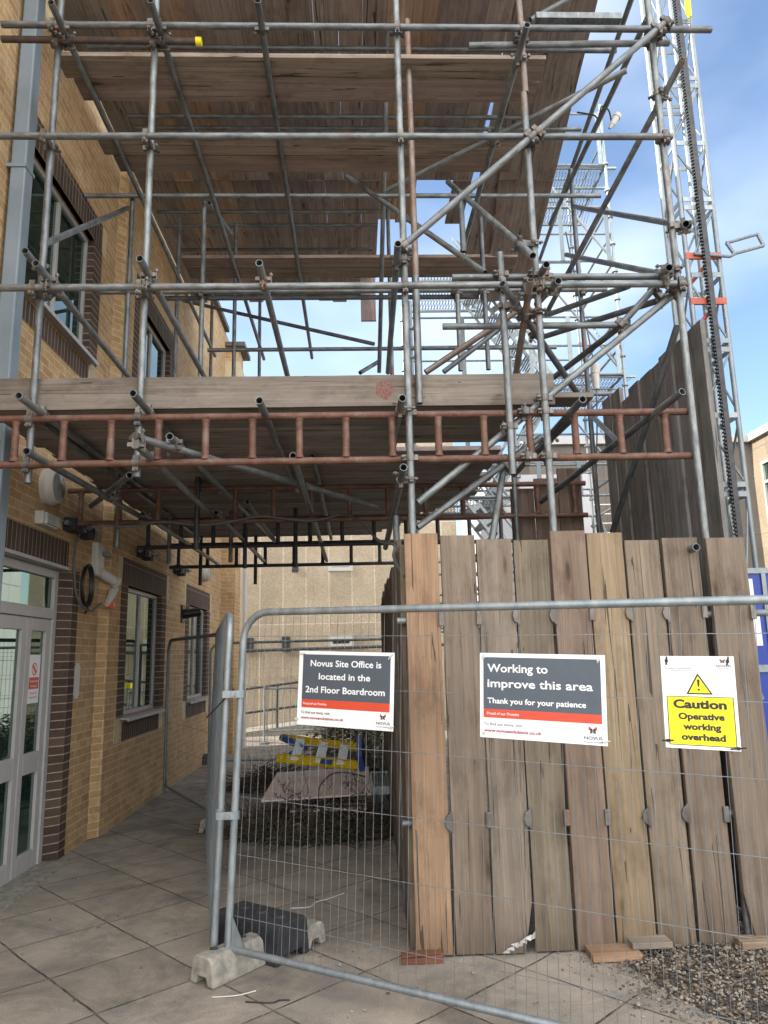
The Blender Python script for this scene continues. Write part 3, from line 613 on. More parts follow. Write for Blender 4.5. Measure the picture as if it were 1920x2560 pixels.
part('roof', MB().box((4.8, YR - .12, ZR), (24, 32, ZR + .22)).box((XR - .12, 1.9, ZR + .002), (24, YR - .13, ZR + .222)), PAINTG, rb)
for (b, a, c, d) in yw:
    f = MB(); t = .07
    for y0, y1, z0, z1 in ((a, a + t, c, d), (b - t, b, c, d), (a + t, b - t, c, c + t), (a + t, b - t, d - t, d), (a + t, b - t, d - .62, d - .55), (a + t, b - t, c + .8, c + .87)): f.box((XR - .03, y0, z0), (XR + .1, y1, z1))
    wf = part('window', f, WHITE, rb); gl = MB(); gl.quad((XR + .03, b, c), (XR + .03, a, c), (XR + .03, a, d), (XR + .03, b, d)); part('pane', gl, GLASS, wf)
wc = empty('clad_stair_core', (3.7, 16, 0), 'white panel clad stair core behind the access tower', 'building')
m = MB(); m.box((2.80, 15.05, 0), (5.0, 18.7, 5.4)); part('wall', m, plain('brown_render', (.11, .085, .07), .8), wc)
for j in range(6):
    for i in range(4): part('cladding_panel', MB().box((2.80 + i * .55, 14.99, .05 + j * .89), (2.80 + i * .55 + .538, 15.045, .05 + j * .89 + .878)), CLAD, wc)
    for i in range(6): part('cladding_panel', MB().box((2.74, 15.0 + i * .616, .05 + j * .89), (2.795, 15.0 + i * .616 + .604, .05 + j * .89 + .878)), CLAD, wc)
part('insulation_strip', MB().box((4.2, 14.95, 1.7), (4.55, 14.985, 2.35)), YELLOW, wc)
# white balcony rails on the brown wall
r = empty('balcony_railing', (6.2, 19.7, 0), 'white horizontal bar railing in front of the brown brick wall behind the tower', 'railing')
m = MB()
for i in range(9): m.cyl((5.1, 19.6, 3.55 + i * .26), (7.4, 19.6, 3.55 + i * .26), .022, None, 6)
part('bars', m, WHITE, r); m = MB()
for x in (5.3, 6.3, 7.3): m.cyl((x, 19.6, 3.4), (x, 19.6, 5.8), .03, None, 6)
part('post', m, WHITE, r)


# ---------------------------------------------------------------- the tube scaffold
_o = {'A1': (0, 0), 'A2': (640, 0), 'A3': (1280, 0), 'B1': (0, 480), 'B2': (640, 480), 'B3': (1280, 480), 'C1': (0, 960), 'C2': (640, 960), 'C3': (1280, 960)}
def P(q, x, y, **k): return at(_o[q][0] + x / 2.592, _o[q][1] + y / 2.592, **k)
YA, YH = 4.72, 4.80            # standing row and hung row of the front frame
YB, YC, YD = 6.89, 8.46, 10.32  # rows of the ladder beams behind
scaf = empty('tube_scaffold', (0.367, YA, 0), 'steel tube and coupler scaffold spanning the whole passage and carrying the timber decks', 'scaffolding')
TUBES = []
def tube_mesh(L, r=.0242, n=16):
    m = MB(); k = .0035; ri = r - k; d = min(.35, L * .3)
    prof = [(ri, d), (ri, 0), (r, 0), (r, L), (ri, L), (ri, L - d)]
    for rr, z in prof:
        for i in range(n): t = 2 * math.pi * i / n; m.v.append(V((rr * math.cos(t), rr * math.sin(t), z)))
    for j in range(5):
        for i in range(n): m.f.append((j * n + i, j * n + (i + 1) % n, (j + 1) * n + (i + 1) % n, (j + 1) * n + i))
    m.f.append(tuple(range(n))); m.f.append(tuple(5 * n + i for i in reversed(range(n))))
    me = m.mesh('tube', None); smooth_mesh(me, 50); return me
def tube(kind, a, b, mat=None, parent=None, r=.0242, reg=True, label=None):
    a, b = V(a), V(b); d = b - a; L = d.length
    q = d.normalized().to_track_quat('Z', 'Y'); Mw = q.to_matrix().to_4x4(); Mw.translation = a
    me = tube_mesh(L, r); me.materials.append(mat or GALV); me.name = kind
    o = link(kind, me, parent or scaf, Mw)
    if label: o['label'] = label
    if reg: TUBES.append((a, b, o))
    return o
X1, X2, X3, X4, X5 = -2.145, -1.437, 0.367, 1.29, 2.292
# standards
tube('standard', (X1, YH, 2.87), (X1, YH, 8.4)); tube('standard', (X2, YH, 2.90), (X2, YH, 8.4))
tube('standard', (X3, YA, 0.05), (X3, YA, 8.4)); tube('standard', (X4, YA, 0.05), (X4, YA, 5.75)); tube('standard', (X4 + .012, YA, 5.752), (X4 + .012, YA, 8.4), RUSTT)
tube('standard', (X5, YA, 0.0), (X5, YA, 8.4)); 
c = P('B2', 1580, 395, Y=YA); tube('standard', (c.x, YA, 2.86), (c.x, YA, c.z))
c = P('B2', 1030, 545, Y=YH + .03); tube('standard', (c.x, YH + .03, 3.40), (c.x, YH + .03, c.z))
c = P('A2', 978, 132, Y=5.05); tube('standard', (c.x, 5.05, 3.45), (c.x, 5.05, c.z), RUSTT, label='rust brown upright tube beside the middle standard')
def upright(qx, y0, y1, Y, mat=None, base=None):
    a = at(qx[0], y0, Y=Y); b = at(qx[1], y1, Y=Y); x = (a.x + b.x) / 2
    tube('standard', (x, Y, b.z if base is None else base), (x, Y, a.z), mat)
upright((330, 314), 488, 931, YB, base=2.75)            # behind the second front standard
upright((511, 501), 505, 931, YB + .06, base=2.8)
upright((445, 441), 545, 940, YC, base=2.8)
upright((588, 586), 560, 940, YC, base=2.8)
upright((649, 649), 745, 940, YD, base=3.4)
upright((531, 527), 700, 940, YD, base=3.4)
upright((1141, 1152), 700, 927, YB); upright((1203, 1219), 545, 924, YB); upright((1153, 1157), 480, 630, 5.6)
upright((1423, 1502), 424, 1326, YB + .08, base=0.05)
upright((970, 978), 480, 931, YC, base=0.05); upright((1360, 1373), 900, 1335, YC, base=0.05)
upright((1285, 1290), 1160, 1330, YB, base=0.05)
upright((990, 993), 1290, 1420, 5.35, base=0.05)
tube('standard', at(972, -60, Y=5.6), at(948, 931, Y=8.2))
# ledgers of the front frame
def ledger(p0, p1, Y, mat=None):
    a, b = at(*p0, Y=Y), at(*p1, Y=Y); z = (a.z + b.z) / 2; tube('ledger', (a.x, Y, z + (a.z - z) * .5), (b.x, Y, z + (b.z - z) * .5), mat)
ledger((4, 62.5), (1778, 73), YA - .05)
ledger((-90, 342), (1680, 340), YA - .05)
ledger((-90, 722), (1690, 708), YA - .05)
ledger((1130, 694), (1650, 691), YA + .05)
ledger((1172, 120), (1672, 102), YA + .05)
ledger((1107, 817), (1556, 812), YA + .25)
a, b = at(4, 98, Y=YA + .03), at(500, 104, Y=YA + .03)
o = tube('ledger', a, b, plain('dark_brown_tube', (.075, .055, .045), .55, .2, .35), label='dark brown hand rail tube with a yellow end cap at the upper left')
part('end_cap', MB().cyl(b - V((.03, 0, 0)), b + V((.012, 0, 0)), .031, None, 16), SIGNY, o, smooth=True)
# ledgers of the rows behind and the supports of the upper deck
def cross(x0, x1, Y, z, mat=None): tube('ledger', (x0, Y, z), (x1, Y, z), mat)
cross(-2.4, 2.55, 5.98, 7.30); cross(-2.3, 2.0, 6.85, 7.28); cross(-2.3, 2.55, 7.10, 7.34); cross(-2.45, .4, 8.57, 7.30); cross(-2.4, .35, 8.78, 7.24)
cross(-2.4, .3, 9.46, 7.30); cross(-2.35, .25, 10.75, 7.30)
a = P('B1', 550, 25, Y=YB - .06); cross(a.x, 2.6, YB - .06, a.z); cross(a.x + .3, 2.45, YB + .04, 5.38); cross(-1.9, 1.3, YB + .1, 5.30)
cross(-1.75, 2.5, YC, 5.38); cross(-2.4, .3, YD, 5.0); cross(-2.5, 2.6, YB, 6.02 - .7)
cross(0.1, 2.6, YB + .1, 4.24)
# guard rail transoms running into the depth
for px, py in ((88.7, 657.5), (349, 646), (648, 657)):
    c = at(px, py, Y=4.45); tube('transom', c, (c.x, 7.6, c.z + .0))
for px, py in ((995, 609),):
    c = at(px, py, Y=4.45); tube('transom', c, at(970, 931, Y=6.9))
c = at(62, 627, Y=4.52); tube('transom', c, (c.x, 5.4, c.z))
# upper transoms under the loose board pairs
for (px, py, y1) in ((127, 6, 10.4), (376, 0, 10.4), (644, 0, 10.45)):
    c = at(px, py, Z=6.225); e = at({127: 538, 376: 660, 644: 780}[px], {127: 890, 376: 898, 644: 895}[px], Z=6.225)
    d = (e - c).normalized(); tube('transom', c - d * .0, e)
c = at(1318, 62, Y=4.4); tube('transom', c, (c.x - .05, 7.4, c.z))
# deck level transoms: the upper row under the boards, the lower row over the bottom chords
for px, py in ((46, 989), (332, 983), (648, 1001), (1006, 995)):
    c = at(px, py, Y=4.43); tube('transom', c, (c.x, 7.4 if px < 900 else 5.6, 3.372))
for px, py, yl in ((65.6, 1128, 10.5), (342.6, 1114, 10.5)):
    c = at(px, py, Y=4.45); tube('transom', c, (c.x, 7.0, 3.04)); tube('transom', (c.x + .055, 6.75, 3.04), (c.x + .055, yl, 3.04))
tube('transom', at(1009, 1168, Y=4.45), at(964, 1369, Y=6.7))
c = at(424, 1091, Y=4.55); tube('transom', c, (c.x, 10.4, 3.36))
c = at(170, 1050, Y=5.4); tube('transom', (c.x - .02, 5.0, 3.36), (c.x - .02, 10.2, 3.36)); tube('transom', (-.35, 6.0, 3.36), (-.35, 10.4, 3.36)); tube('transom', (-.95, 6.4, 3.06), (-.95, 8.7, 3.06)); tube('transom', (-.42, 4.9, 3.06), (-.42, 10.5, 3.06))
for px, py, e in ((1457, 998, (1285, 1187)), (1706, 979, (1353, 1254))):
    tube('transom', at(px, py, Y=4.45), at(*e, Y=6.5))
tube('transom', at(1366, 661, Y=4.45), at(1318, 745, Y=5.3)); tube('transom', at(1396, 702, Y=4.55), at(1342, 760, Y=5.15))
tube('transom', at(1673, 669, Y=4.45), at(1648, 690, Y=4.95)); tube('transom', at(1715, 560, Y=4.5), at(1700, 568, Y=5.0))
c = at(1741, 1368, Y=4.55); tube('transom', c, (c.x, 6.6, c.z))
# braces
def brace(a, Ya, b, Yb, mat=None): tube('brace', at(*a, Y=Ya), at(*b, Y=Yb), mat)
brace((1018, 607), 4.63, (1668, 52), 4.60)
brace((1045, 1257), 4.80, (1677, 742), 4.80)
brace((1043, 1319), 5.0, (1353, 1093), 5.3)
brace((964, 478), 6.2, (1566, 176), 5.0)
brace((1326, 50), 5.3, (1470, -30), 5.3)
brace((868, 442), 6.6, (1213, 682), 5.3)
brace((1120, 455), 6.0, (1332, 640), 4.5)
brace((1326.6, 699.7), 4.5, (1289, 940), 5.2, RUSTT)
brace((1255, 710), 4.5, (1448, 990), 5.6)
brace((1064, 931), 5.4, (1296, 776), 5.4, RUSTT)
brace((1109, 930), 6.4, (1262, 812), 6.4)
brace((1372, 786), 6.3, (1572, 715), 5.2)
brace((1359, 842), 6.2, (1682, 740), 4.86)
brace((1708, 148), 4.5, (1363, 789), 6.7)
brace((1553, 812), 4.95, (1640, 715), 4.9); brace((1310, 1000), 6.6, (1552, 815), 5.0)
a, b = at(1585, -20, Z=7.22), at(1349, 650, Z=7.22); tube('brace', a, b); a, b = at(1618, 46, Z=6.6), at(1375, 560, Z=6.6); tube('brace', a, b)
brace((1722, 566), 4.78, (1436, 517), 6.9); brace((1648, 684), 4.9, (1416, 637), 6.9)
brace((1264, 1140), 5.3, (1228, 1360), 5.0); brace((1338, 1134), 5.6, (1432, 1045), 4.9)
brace((1693, 815), 4.85, (1531, 1330), 6.2)
brace((347, 1095), 4.45, (940, 1266), 6.7)
brace((108, 611), 4.86, (320, 520), 6.8); brace((324, 1188), 5.2, (228, 1265), 6.8)
brace((459, 752), 9.6, (935, 860), 8.4); brace((1240, 1330), 6.6, (1170, 1420), 6.6)
brace((900, 932), 8.0, (945, 905), 8.2); brace((1480, 1040), 6.9, (1550, 1110), 5.6); brace((523, 507), 7.2, (578, 583), 8.0)

# couplers where tubes pass close to each other
def closest(a, b, c, d):
    u, v, w0 = b - a, d - c, a - c; A, B, C_, D, E_ = u.dot(u), u.dot(v), v.dot(v), u.dot(w0), v.dot(w0); dn = A * C_ - B * B
    if dn < 1e-4 * A * C_: return None
    s, t = (B * E_ - C_ * D) / dn, (A * E_ - B * D) / dn
    return (s, t) if -.02 <= s <= 1.02 and -.02 <= t <= 1.02 else None
def coupler_mesh(pa, ua, pb, ub):
    m = MB(); n = pb - pa
    if n.length < .01: n = ua.cross(ub)
    n = n.normalized()
    for p, u in ((pa, ua), (pb, ub)):
        m.cyl(p - u * .024, p + u * .024, .0285, None, 14); m.cyl(p - u * .016, p + u * .016, .0305, None, 14)
        s = u.cross(n).normalized()
        for k in (1, -1):
            h = p + s * .038 * k + u * .0
            m.box((-.014, -.018, -.013), (.014, .018, .013), frame(h, s, u))
        h = p + s * .05; m.cyl(h - n * .045, h + n * .05, .0065, None, 6); m.cyl(h + n * .026, h + n * .042, .0135, None, 6); m.cyl(h - s * .02 - n * .03, h + s * .012 - n * .03, .009, None, 6)
    mid = (pa + pb) / 2; m.box((-.022, -.022, -max(.012, (pb - pa).length / 2 - .015)), (.022, .022, max(.012, (pb - pa).length / 2 - .015)), frame(mid, ua, z=n) if abs(ua.dot(n)) < .9 else frame(mid, ub, z=n))
    return m
cand = []
for i in range(len(TUBES)):
    for j in range(i + 1, len(TUBES)):
        a, b, oa = TUBES[i]; c, d, ob = TUBES[j]; st = closest(a, b, c, d)
        if st:
            pa, pb = a + (b - a) * st[0], c + (d - c) * st[1]
            if (pa - pb).length < .135: cand.append((((pa - CO).length), pa, (b - a).normalized(), pb, (d - c).normalized(), oa))
cand.sort(key=lambda x: x[0])
for dist, pa, ua, pb, ub, oa in cand[:100]:
    part('coupler', coupler_mesh(pa, ua, pb, ub), COUP, oa)

# ---------------------------------------------------------------- ladder beams
def ladder_beam(x0, x1, Y, zt, zb, label, mat, step=.325, x_first=None):
    r = empty('ladder_beam', (x0, Y, zb), label, 'ladder beam', 'rusty ladder beams across the passage')
    for z in (zt, zb): tube('chord', (x0, Y, z), (x1, Y, z), mat, r, reg=False)
    x = x_first if x_first is not None else x0 + .12
    while x < x1 - .03:
        m = MB().cyl((x, Y, zb + .018), (x, Y, zt - .018), .0242, None, 14); m.cyl((x, Y, zb + .02), (x, Y, zb + .045), .031, .0245, 14, False); m.cyl((x, Y, zt - .045), (x, Y, zt - .02), .0245, .031, 14, False)
        part('rung', m, mat, r, smooth=True); x += step
    return r
zt, zb = 3.297, 2.985
f0 = at(38, 1100, Y=4.765).x
lb1 = ladder_beam(-2.62, 2.30, 4.765, zt, zb, 'long rusty red ladder beam nearest the viewer below the grey timber board', RUSTP, (at(1665, 1090, Y=4.765).x - f0) / 14, f0)
ladder_beam(at(172, 1225, Y=YB).x, at(1462, 1200, Y=YB).x, YB, zt, zb, 'second rusty ladder beam in the shade with the grey cable clipped along it', RUSTP, .36)
ladder_beam(at(343, 1366, Y=YC).x, at(1350, 1285, Y=YC).x, YC, zt, zb, 'third ladder beam, dark against the pebbledash wall', DKSTEEL, .37)
ladder_beam(at(424, 1418, Y=YD).x, .9, YD, zt, zb, 'farthest ladder beam with the small black padded wall end', DKSTEEL, .40)
for x, z in ((X1, zt), (X1, zb), (X2, zt), (X2, zb), (X3, zt), (X3, zb), (X4, zt), (X4, zb), (1.155, zt), (1.155, zb)):
    y = YH if x < 0 else YA
    part('swivel_coupler', coupler_mesh(V((x, y, z)), V((0, 0, 1)), V((x + .0, 4.765 if x < 0 else 4.768, z)), V((1, 0, 0))), COUP, lb1)
for px, py, Y in ((495, 1335, YB), (615, 1322, YC), (503, 1440, YD), (640, 1440, YD), (740, 1390, YC)):
    c = at(px, py, Y=Y); 
    tube('drop_tube', (c.x, Y - .06, 2.72), (c.x, Y - .06, 3.5), DKSTEEL)

# ---------------------------------------------------------------- timber
GREYB, ORNG, YELB, REDB, GRNB, SOFF = (.230, .186, .146), (.335, .222, .142), (.280, .215, .142), (.220, .165, .128), (.205, .172, .128), (.30, .265, .245)
def jit(c, a=.12):
    k = 1 + random.uniform(-a, a); return tuple(x * k * (1 + random.uniform(-.04, .04)) for x in c)
def board_mesh(L, w=.225, t=.038, round_=None, rag=.0016):
    m = MB(); n = max(6, int(L / .25)); xs = [L * i / n for i in range(n + 1)]
    ring = []
    for i, x in enumerate(xs):
        a, b = -w / 2 + random.uniform(-rag, rag), w / 2 + random.uniform(-rag, rag)
        if round_ and i == (0 if round_ < 0 else n): b -= .05 if abs(round_) == 1 else 0; a += .05 if abs(round_) == 2 else 0
        e = .002; x_ = x + (random.uniform(-.004, .004) if i in (0, n) else 0)
        ring.append([V((x_, a + e, -t / 2)), V((x_, b - e, -t / 2)), V((x_, b, -t / 2 + e)), V((x_, b, t / 2 - e)), V((x_, b - e, t / 2)), V((x_, a + e, t / 2)), V((x_, a, t / 2 - e)), V((x_, a, -t / 2 + e))])
    for rg in ring: m.v += rg
    for i in range(n):
        for k in range(8): m.f.append((i * 8 + k, i * 8 + (k + 1) % 8, i * 8 + 8 + (k + 1) % 8, i * 8 + 8 + k))
    m.f.append(tuple(range(7, -1, -1))); m.f.append(tuple(n * 8 + k for k in range(8)))
    return m
def board(name, o, x, z, L, parent=None, color=GREYB, w=.225, t=.038, label=None, round_=None):
    """o: middle of the start edge, x: direction of the length, z: face normal"""
    b = part(name, board_mesh(L, w, t, round_), WOOD, parent, frame(o, x, z=z), label=label, color=color); return b
UP, FRONT = V((0, 0, 1)), V((0, -1, 0))
# front hoarding: nine standing boards
hd = empty('timber_hoarding', (1.2, 4.65, 0), 'front hoarding of nine upright scaffold boards behind the mesh fence', 'hoarding')
bx = [(95, 245), (254, 407), (411, 568), (573, 727), (737, 893), (897, 1054), (1060, 1214), (1226, 1384), (1421, 1592)]
bt = [232, 238, 255, 258, 220, 228, 264, 252, 252]; bbt = [925, 912, 927, 918, 888, 877, 932, 908, 900]
bc = [ORNG, (.220, .176, .136), (.245, .205, .165), GRNB, REDB, YELB, (.230, .188, .142), (.198, .160, .125), (.205, .166, .130)]
lab = ['bright orange new board at the left end', None, 'pale grey board with a rounded lower corner', 'greenish grey board', 'reddish brown board', 'yellowish board with dark knots', None, None, 'last board beyond the wide dark gap']
BP = []
for i, ((l, r_), t_, b_) in enumerate(zip(bx, bt, bbt)):
    a = at(960 + l / 1.728, 1547, Y=4.65); c = at(960 + r_ / 1.728, 1547, Y=4.65); xm = (a.x + c.x) / 2; BP.append((a.x, c.x))
    ztop = at(960 + (l + r_) / 3.456, 1200 + t_ / 1.728, Y=4.65).z; zbot = max(.012, at(960 + (l + r_) / 3.456 + 20, 1860 + b_ / 1.728, Y=4.65).z)
    board('board', (xm, 4.65 + random.uniform(-.004, .004), zbot), UP, FRONT, ztop - zbot, hd, tuple(.86 * k_ for k_ in bc[i]), w=c.x - a.x - .005, label=lab[i], round_=-2 if i == 2 else (-1 if i == 8 else None))
for z in (at(1200, 1548, Y=4.7).z, at(1200, 2052, Y=4.7).z): tube('ledger', (.25, 4.692, z), (3.1, 4.692, z), None, hd, r=.0225, reg=False)
for zi, py in ((0, 1542), (1, 2052)):
    for i in range(9):
        x = BP[i][1] + (.008 if i < 7 else .0); z = at(1200, py, Y=4.63).z + random.uniform(-.008, .008); m = MB()
        if i % 3 == 1 or (i + zi) % 4 == 0: m.box((x - .024, 4.614, z - .046), (x + .012, 4.6305, z + .046))
        else:
            m.prism([(.8 * p_, .8 * q_) for p_, q_ in [(-.045, .0), (-.03, -.045), (-.005, -.06), (.0, -.075), (.018, -.075), (.018, .075), (.0, .075), (-.005, .06), (-.03, .045)]], -.009, .009, frame((x, 4.619, z), (1, 0, 0), z=FRONT))
        bevel(part('board_clip', m, COUP, hd), .005)
# packers below the boards
def slab(name, lo, hi, col, label, cat, rz=0, grp=None):
    L = hi[0] - lo[0]; o = part(name, board_mesh(L, hi[1] - lo[1], hi[2] - lo[2]), WOOD, None, M.Translation(V((lo[0], (lo[1] + hi[1]) / 2, (lo[2] + hi[2]) / 2))) @ M.Rotation(rz, 4, 'Z'), color=col)
    tag(o, label, cat, grp); return o
c = at(1056, 2412, Y=4.60)
slab('timber_packer', (c.x - .115, 4.55, .001), (c.x + .115, 4.62, .05), (.20, .085, .05), 'dark reddish timber packer under the orange board', 'packer')
c = at(1560, 2405, Y=4.55)
slab('timber_packer', (c.x - .20, 4.46, .006), (c.x + .08, 4.68, .04), ORNG, 'short honey coloured board offcut lying under the yellowish board', 'packer')
slab('timber_packer', (c.x + .05, 4.52, .042), (c.x + .28, 4.70, .075), (.30, .26, .22), 'pale board offcut lying on the honey coloured offcut', 'packer')
c = at(1870, 2395, Y=4.6); slab('timber_packer', (c.x - .05, 4.54, .012), (c.x + .4, 4.66, .05), (.33, .25, .17), 'light timber batten on the gravel under the last board', 'packer')
# side hoarding
sh = empty('side_hoarding', (.32, 4.9, 0), 'side hoarding of old boards running back along the right of the passage', 'hoarding')
d = V((at(957, 1600, Y=11).x - .305, 6.28, 0)).normalized(); nrm = V((-d.y, d.x, 0)); o0 = V((.305, 4.72, 0))
for i in range(27):
    p_ = o0 + d * (.116 + i * .232) + nrm * random.uniform(-.012, .012); h = random.choice((2.42, 2.40, 2.5, 2.36, 2.44)) + random.uniform(-.03, .03)
    board('board', p_ + V((0, 0, .01)), UP, nrm, h, sh, jit((.14, .11, .085), .2), w=.222)
for z in (.7, 2.05): tube('ledger', o0 - nrm * .045 + V((0, 0, z)), o0 + d * 6.3 - nrm * .045 + V((0, 0, z)), None, sh, reg=False)
# tall timber screen on the right
ts = empty('timber_screen', (2.5, 5.5, 0), 'tall dark timber board screen rising behind the right end of the hoarding', 'hoarding')
for i in range(9):
    y = 4.98 + i * .232; board('board', (2.50 + random.uniform(-.015, .015), y, .02), UP, (-1, 0, 0), 4.0 + random.uniform(-.012, .012) + (.10 if i > 6 else 0) - (.05 if i == 6 else 0), ts, jit((.20, .19, .18), .14))
for i in range(3): board('board', (1.62 + i * .235, 6.98, .02), UP, FRONT, 3.25 + .1 * i, ts, jit((.17, .125, .10)))
# toe board of the lower deck
a = at(-40, 1000, Y=4.86); b = at(1385, 970, Y=4.86)
o = board('scaffold_board', (a.x, 4.872, 3.505), (1, 0, .0), FRONT, b.x - a.x, None, (.20, .175, .15), w=.226, t=.036)
tag(o, 'long grey toe board with a red paint mark standing above the front ladder beam', 'board'); TOE = o
c = at(962, 978, Y=4.852); mk = MB(); mk.poly([(c.x + dx, 4.8525, 3.505 + dz) for dx, dz in ((-.07, -.02), (-.03, -.055), (.01, -.07), (.03, -.05), (.055, -.01), (.062, .045), (.045, .068), (-.02, .07), (-.06, .055), (-.058, .01))])
def m_mark():
    t = NT('faded_red_paint'); f = t.noise(t.vec(), 60, 4, 0.7); c_ = t.ramp(f, (.44, (.15, .125, .105)), (.56, (.20, .055, .045))); return t.out(c_, .85)
part('paint_mark', mk, m_mark(), TOE)
# lower deck
dk = empty('lower_deck', (0, 7.5, 3.4), 'lower timber deck roofing the passage above the ladder beams', 'deck')
for i in range(24):
    y = 4.99 + i * .229
    x0 = -2.50 + random.uniform(-.04, .04); x1 = 1.28 + random.uniform(-.1, .08) - max(0, i - 12) * .085
    if i == 4: x1 = .35
    board('board', (x0, y, 3.418), (1, 0, 0), UP, x1 - x0, dk, jit(SOFF, .22))
# upper deck
ud = empty('upper_deck', (0, 8, 7.42), 'wide upper timber deck of lengthwise boards high overhead', 'deck')
for i in range(21):
    x = -2.46 + i * .2262; turn = i > 17
    for y0, y1 in ((4.9, 8.1), (8.11, 11.25)):
        if i in (15, 16) and y0 > 5: continue
        if x > .45 and y0 > 5 and not turn: y1 = 9.0
        e_ = lambda y: V((x + (.105 * (y - 4.9) if turn else 0), y, 7.44))
        p0_, p1_ = e_(y0 + random.uniform(0, .008)), e_(y1 + (random.uniform(-.004, 0) if y1 == 8.1 else random.uniform(-.12, .04)))
        board('board', p0_, p1_ - p0_, UP, (p1_ - p0_).length, ud, jit((.42, .31, .23) if i in (2, 4, 13, 14) else SOFF, .18))
for x in (1.58, 1.80):
    p0_, p1_ = V((x, 4.9, 7.48)), V((x + .25, 11.1, 7.48)); board('board', p0_, p1_ - p0_, UP, (p1_ - p0_).length, ud, jit(SOFF, .2))
# loose boards lying in pairs across the upper transoms
nm = ('nearest', 'middle', 'farthest')
for j, (ys, pxl, pxr) in enumerate((((5.06, 5.30), (150, 162), (1360, 1250)), ((5.97, 6.21), (252, 363), (1290, 1190)), ((7.98, 8.22), (392, 653), (1175, 1165)))):
    for q, y in enumerate(ys):
        zc = 6.27 + .0; a = at(pxl[0] + q * 20, pxl[1], Z=zc); b = at(pxr[0], pxl[1], Z=zc)
        o = board('scaffold_board', (a.x if j < 2 else -1.95, y, zc), (1, 0, 0), UP, (b.x - a.x) if j < 2 else 3.9, None, jit((.29, .24, .205), .1))
        tag(o, ('front' if q == 0 else 'rear') + ' board of the %s loose pair lying across the upper transoms' % nm[j], 'board', 'loose boards on the upper transoms')
c = at(920, 745, Y=10.4); o = board('scaffold_board', (c.x, 10.4, c.z + .9), (0, -.1, -1), (0, -1, .1), 1.35, None, jit(SOFF)); tag(o, 'short board hanging down from the far edge of the upper deck', 'board')
c = at(1400, 1000, Y=5.3); o = board('scaffold_board', (c.x - .2, 5.3, c.z), (1, 0, 0), UP, .42, None, (.22, .2, .18)); tag(o, 'short grey board end sticking out right of the toe board', 'board')
c = at(1160, 56, Y=4.60)
mm = MB(); a = at(1335, 60, Y=4.78); b = at(1545, 55, Y=4.78); mm.box((a.x, 4.70, a.z - .02), (b.x, 4.77, a.z + .03)); o = link('metal_plank', mm.mesh('metal_plank', GALV)); tag(o, 'pale perforated metal plank lying on the top ledger near the right', 'plank')

# ---------------------------------------------------------------- mesh fence panels
def fence_panel(p0, p1, label, step=.05, near_wire=True, H=2.0, post_z=0.03, lean=0.0, tilt=0.0):
    p0, p1 = V((*p0, 0)), V((*p1, 0)); L = (p1 - p0).length; d = (p1 - p0).normalized()
    r = empty('mesh_fence', p0, label, 'fence panel', 'wire mesh fence panels')
    def q(u, z): return p0 + d * u + V((lean * z, 0, max(.012, z - tilt * u)))
    R_ = .021; zt_, zb_ = H - R_, .14; rad = .17
    arc0 = [q(R_ + rad * (1 - math.sin(t)), zt_ - rad * (1 - math.cos(t))) for t in [math.pi / 2 * k / 7 for k in range(8)]][::-1]
    arc1 = [q(L - R_ - rad * (1 - math.sin(t)), zt_ - rad * (1 - math.cos(t))) for t in [math.pi / 2 * k / 7 for k in range(8)]]
    part('frame', MB().sweep([q(R_, post_z)] + arc0 + arc1 + [q(L - R_, post_z)], R_, 14), FENCE, r, smooth=True)
    part('bottom_rail', MB().cyl(q(R_ * 2, zb_), q(L - R_ * 2, zb_), .019, None, 14), FENCE, r, smooth=True)
    m = MB(); n = d.cross(UP); off = n * -.0225; u = .06
    while u < L - .05:
        zz = zt_ + .012
        if u < rad: zz = zt_ - rad + math.sqrt(max(0, rad ** 2 - (rad - u) ** 2))
        if u > L - rad: zz = zt_ - rad + math.sqrt(max(0, rad ** 2 - (u - L + rad) ** 2))
        wob = [off + d * random.uniform(-.003, .003) + n * random.uniform(-.002, .002) for _ in range(4)]
        m.sweep([q(u, zb_ - .015) + wob[0], q(u, .7) + wob[1], q(u, 1.3) + wob[2], q(u, zz) + wob[3]], .0014, 4); u += step
    for z in (.30, .62, .93, 1.24, 1.55, 1.84):
        m.sweep([q(.03, z) + off, q(L * .3, z + random.uniform(-.006, .006)) + off, q(L * .65, z + random.uniform(-.006, .006)) + off, q(L - .03, z) + off], .0019, 5)
    part('wire_mesh', m, FENCE, r)
    for u in (.045, L - .045):
        s = 1 if u < 1 else -1; w = MB(); tri_ = [q(u, .12), q(u + s * .10, .15), q(u, .30)]; w.poly([p - n * .002 for p in tri_]); w.poly([p + n * .002 for p in tri_][::-1]); part('gusset', w, FENCE, r)
    return r, p0, d, L
FA, FB_ = (-.768, 4.515), (2.232, 2.81)
pa, p0, dA, LA = fence_panel(FA, FB_, 'front wire mesh fence panel hung with three signs before the timber hoarding', .05, lean=.038, tilt=.028)
nA = dA.cross(UP)           # towards the viewer
if nA.y > 0: nA = -nA
nA = dA.cross(V((.038, 0, 1))).normalized()
if nA.y > 0: nA = -nA
tl = (-.835, 4.56); fb2 = at(543, 1880, Y=7.85)
pbn, _, dB, LB = fence_panel(tl, (fb2.x - .09, 7.88), 'wire mesh fence panel seen almost edge on, going back from the front posts', lean=.034)
fence_panel((-2.53, 10.15), (-1.43, 8.05), 'wire mesh fence panel angled out from the brick wall with a pale bottom rail', .05)
fence_panel((-2.42, 12.4), (1.0, 12.15), 'farthest wire mesh fence panel standing across the passage behind the step ladder', .06)
cl = empty('post_clips', (-.8, 4.48, 0), 'two galvanised clips coupling the front fence posts together', 'clamp')
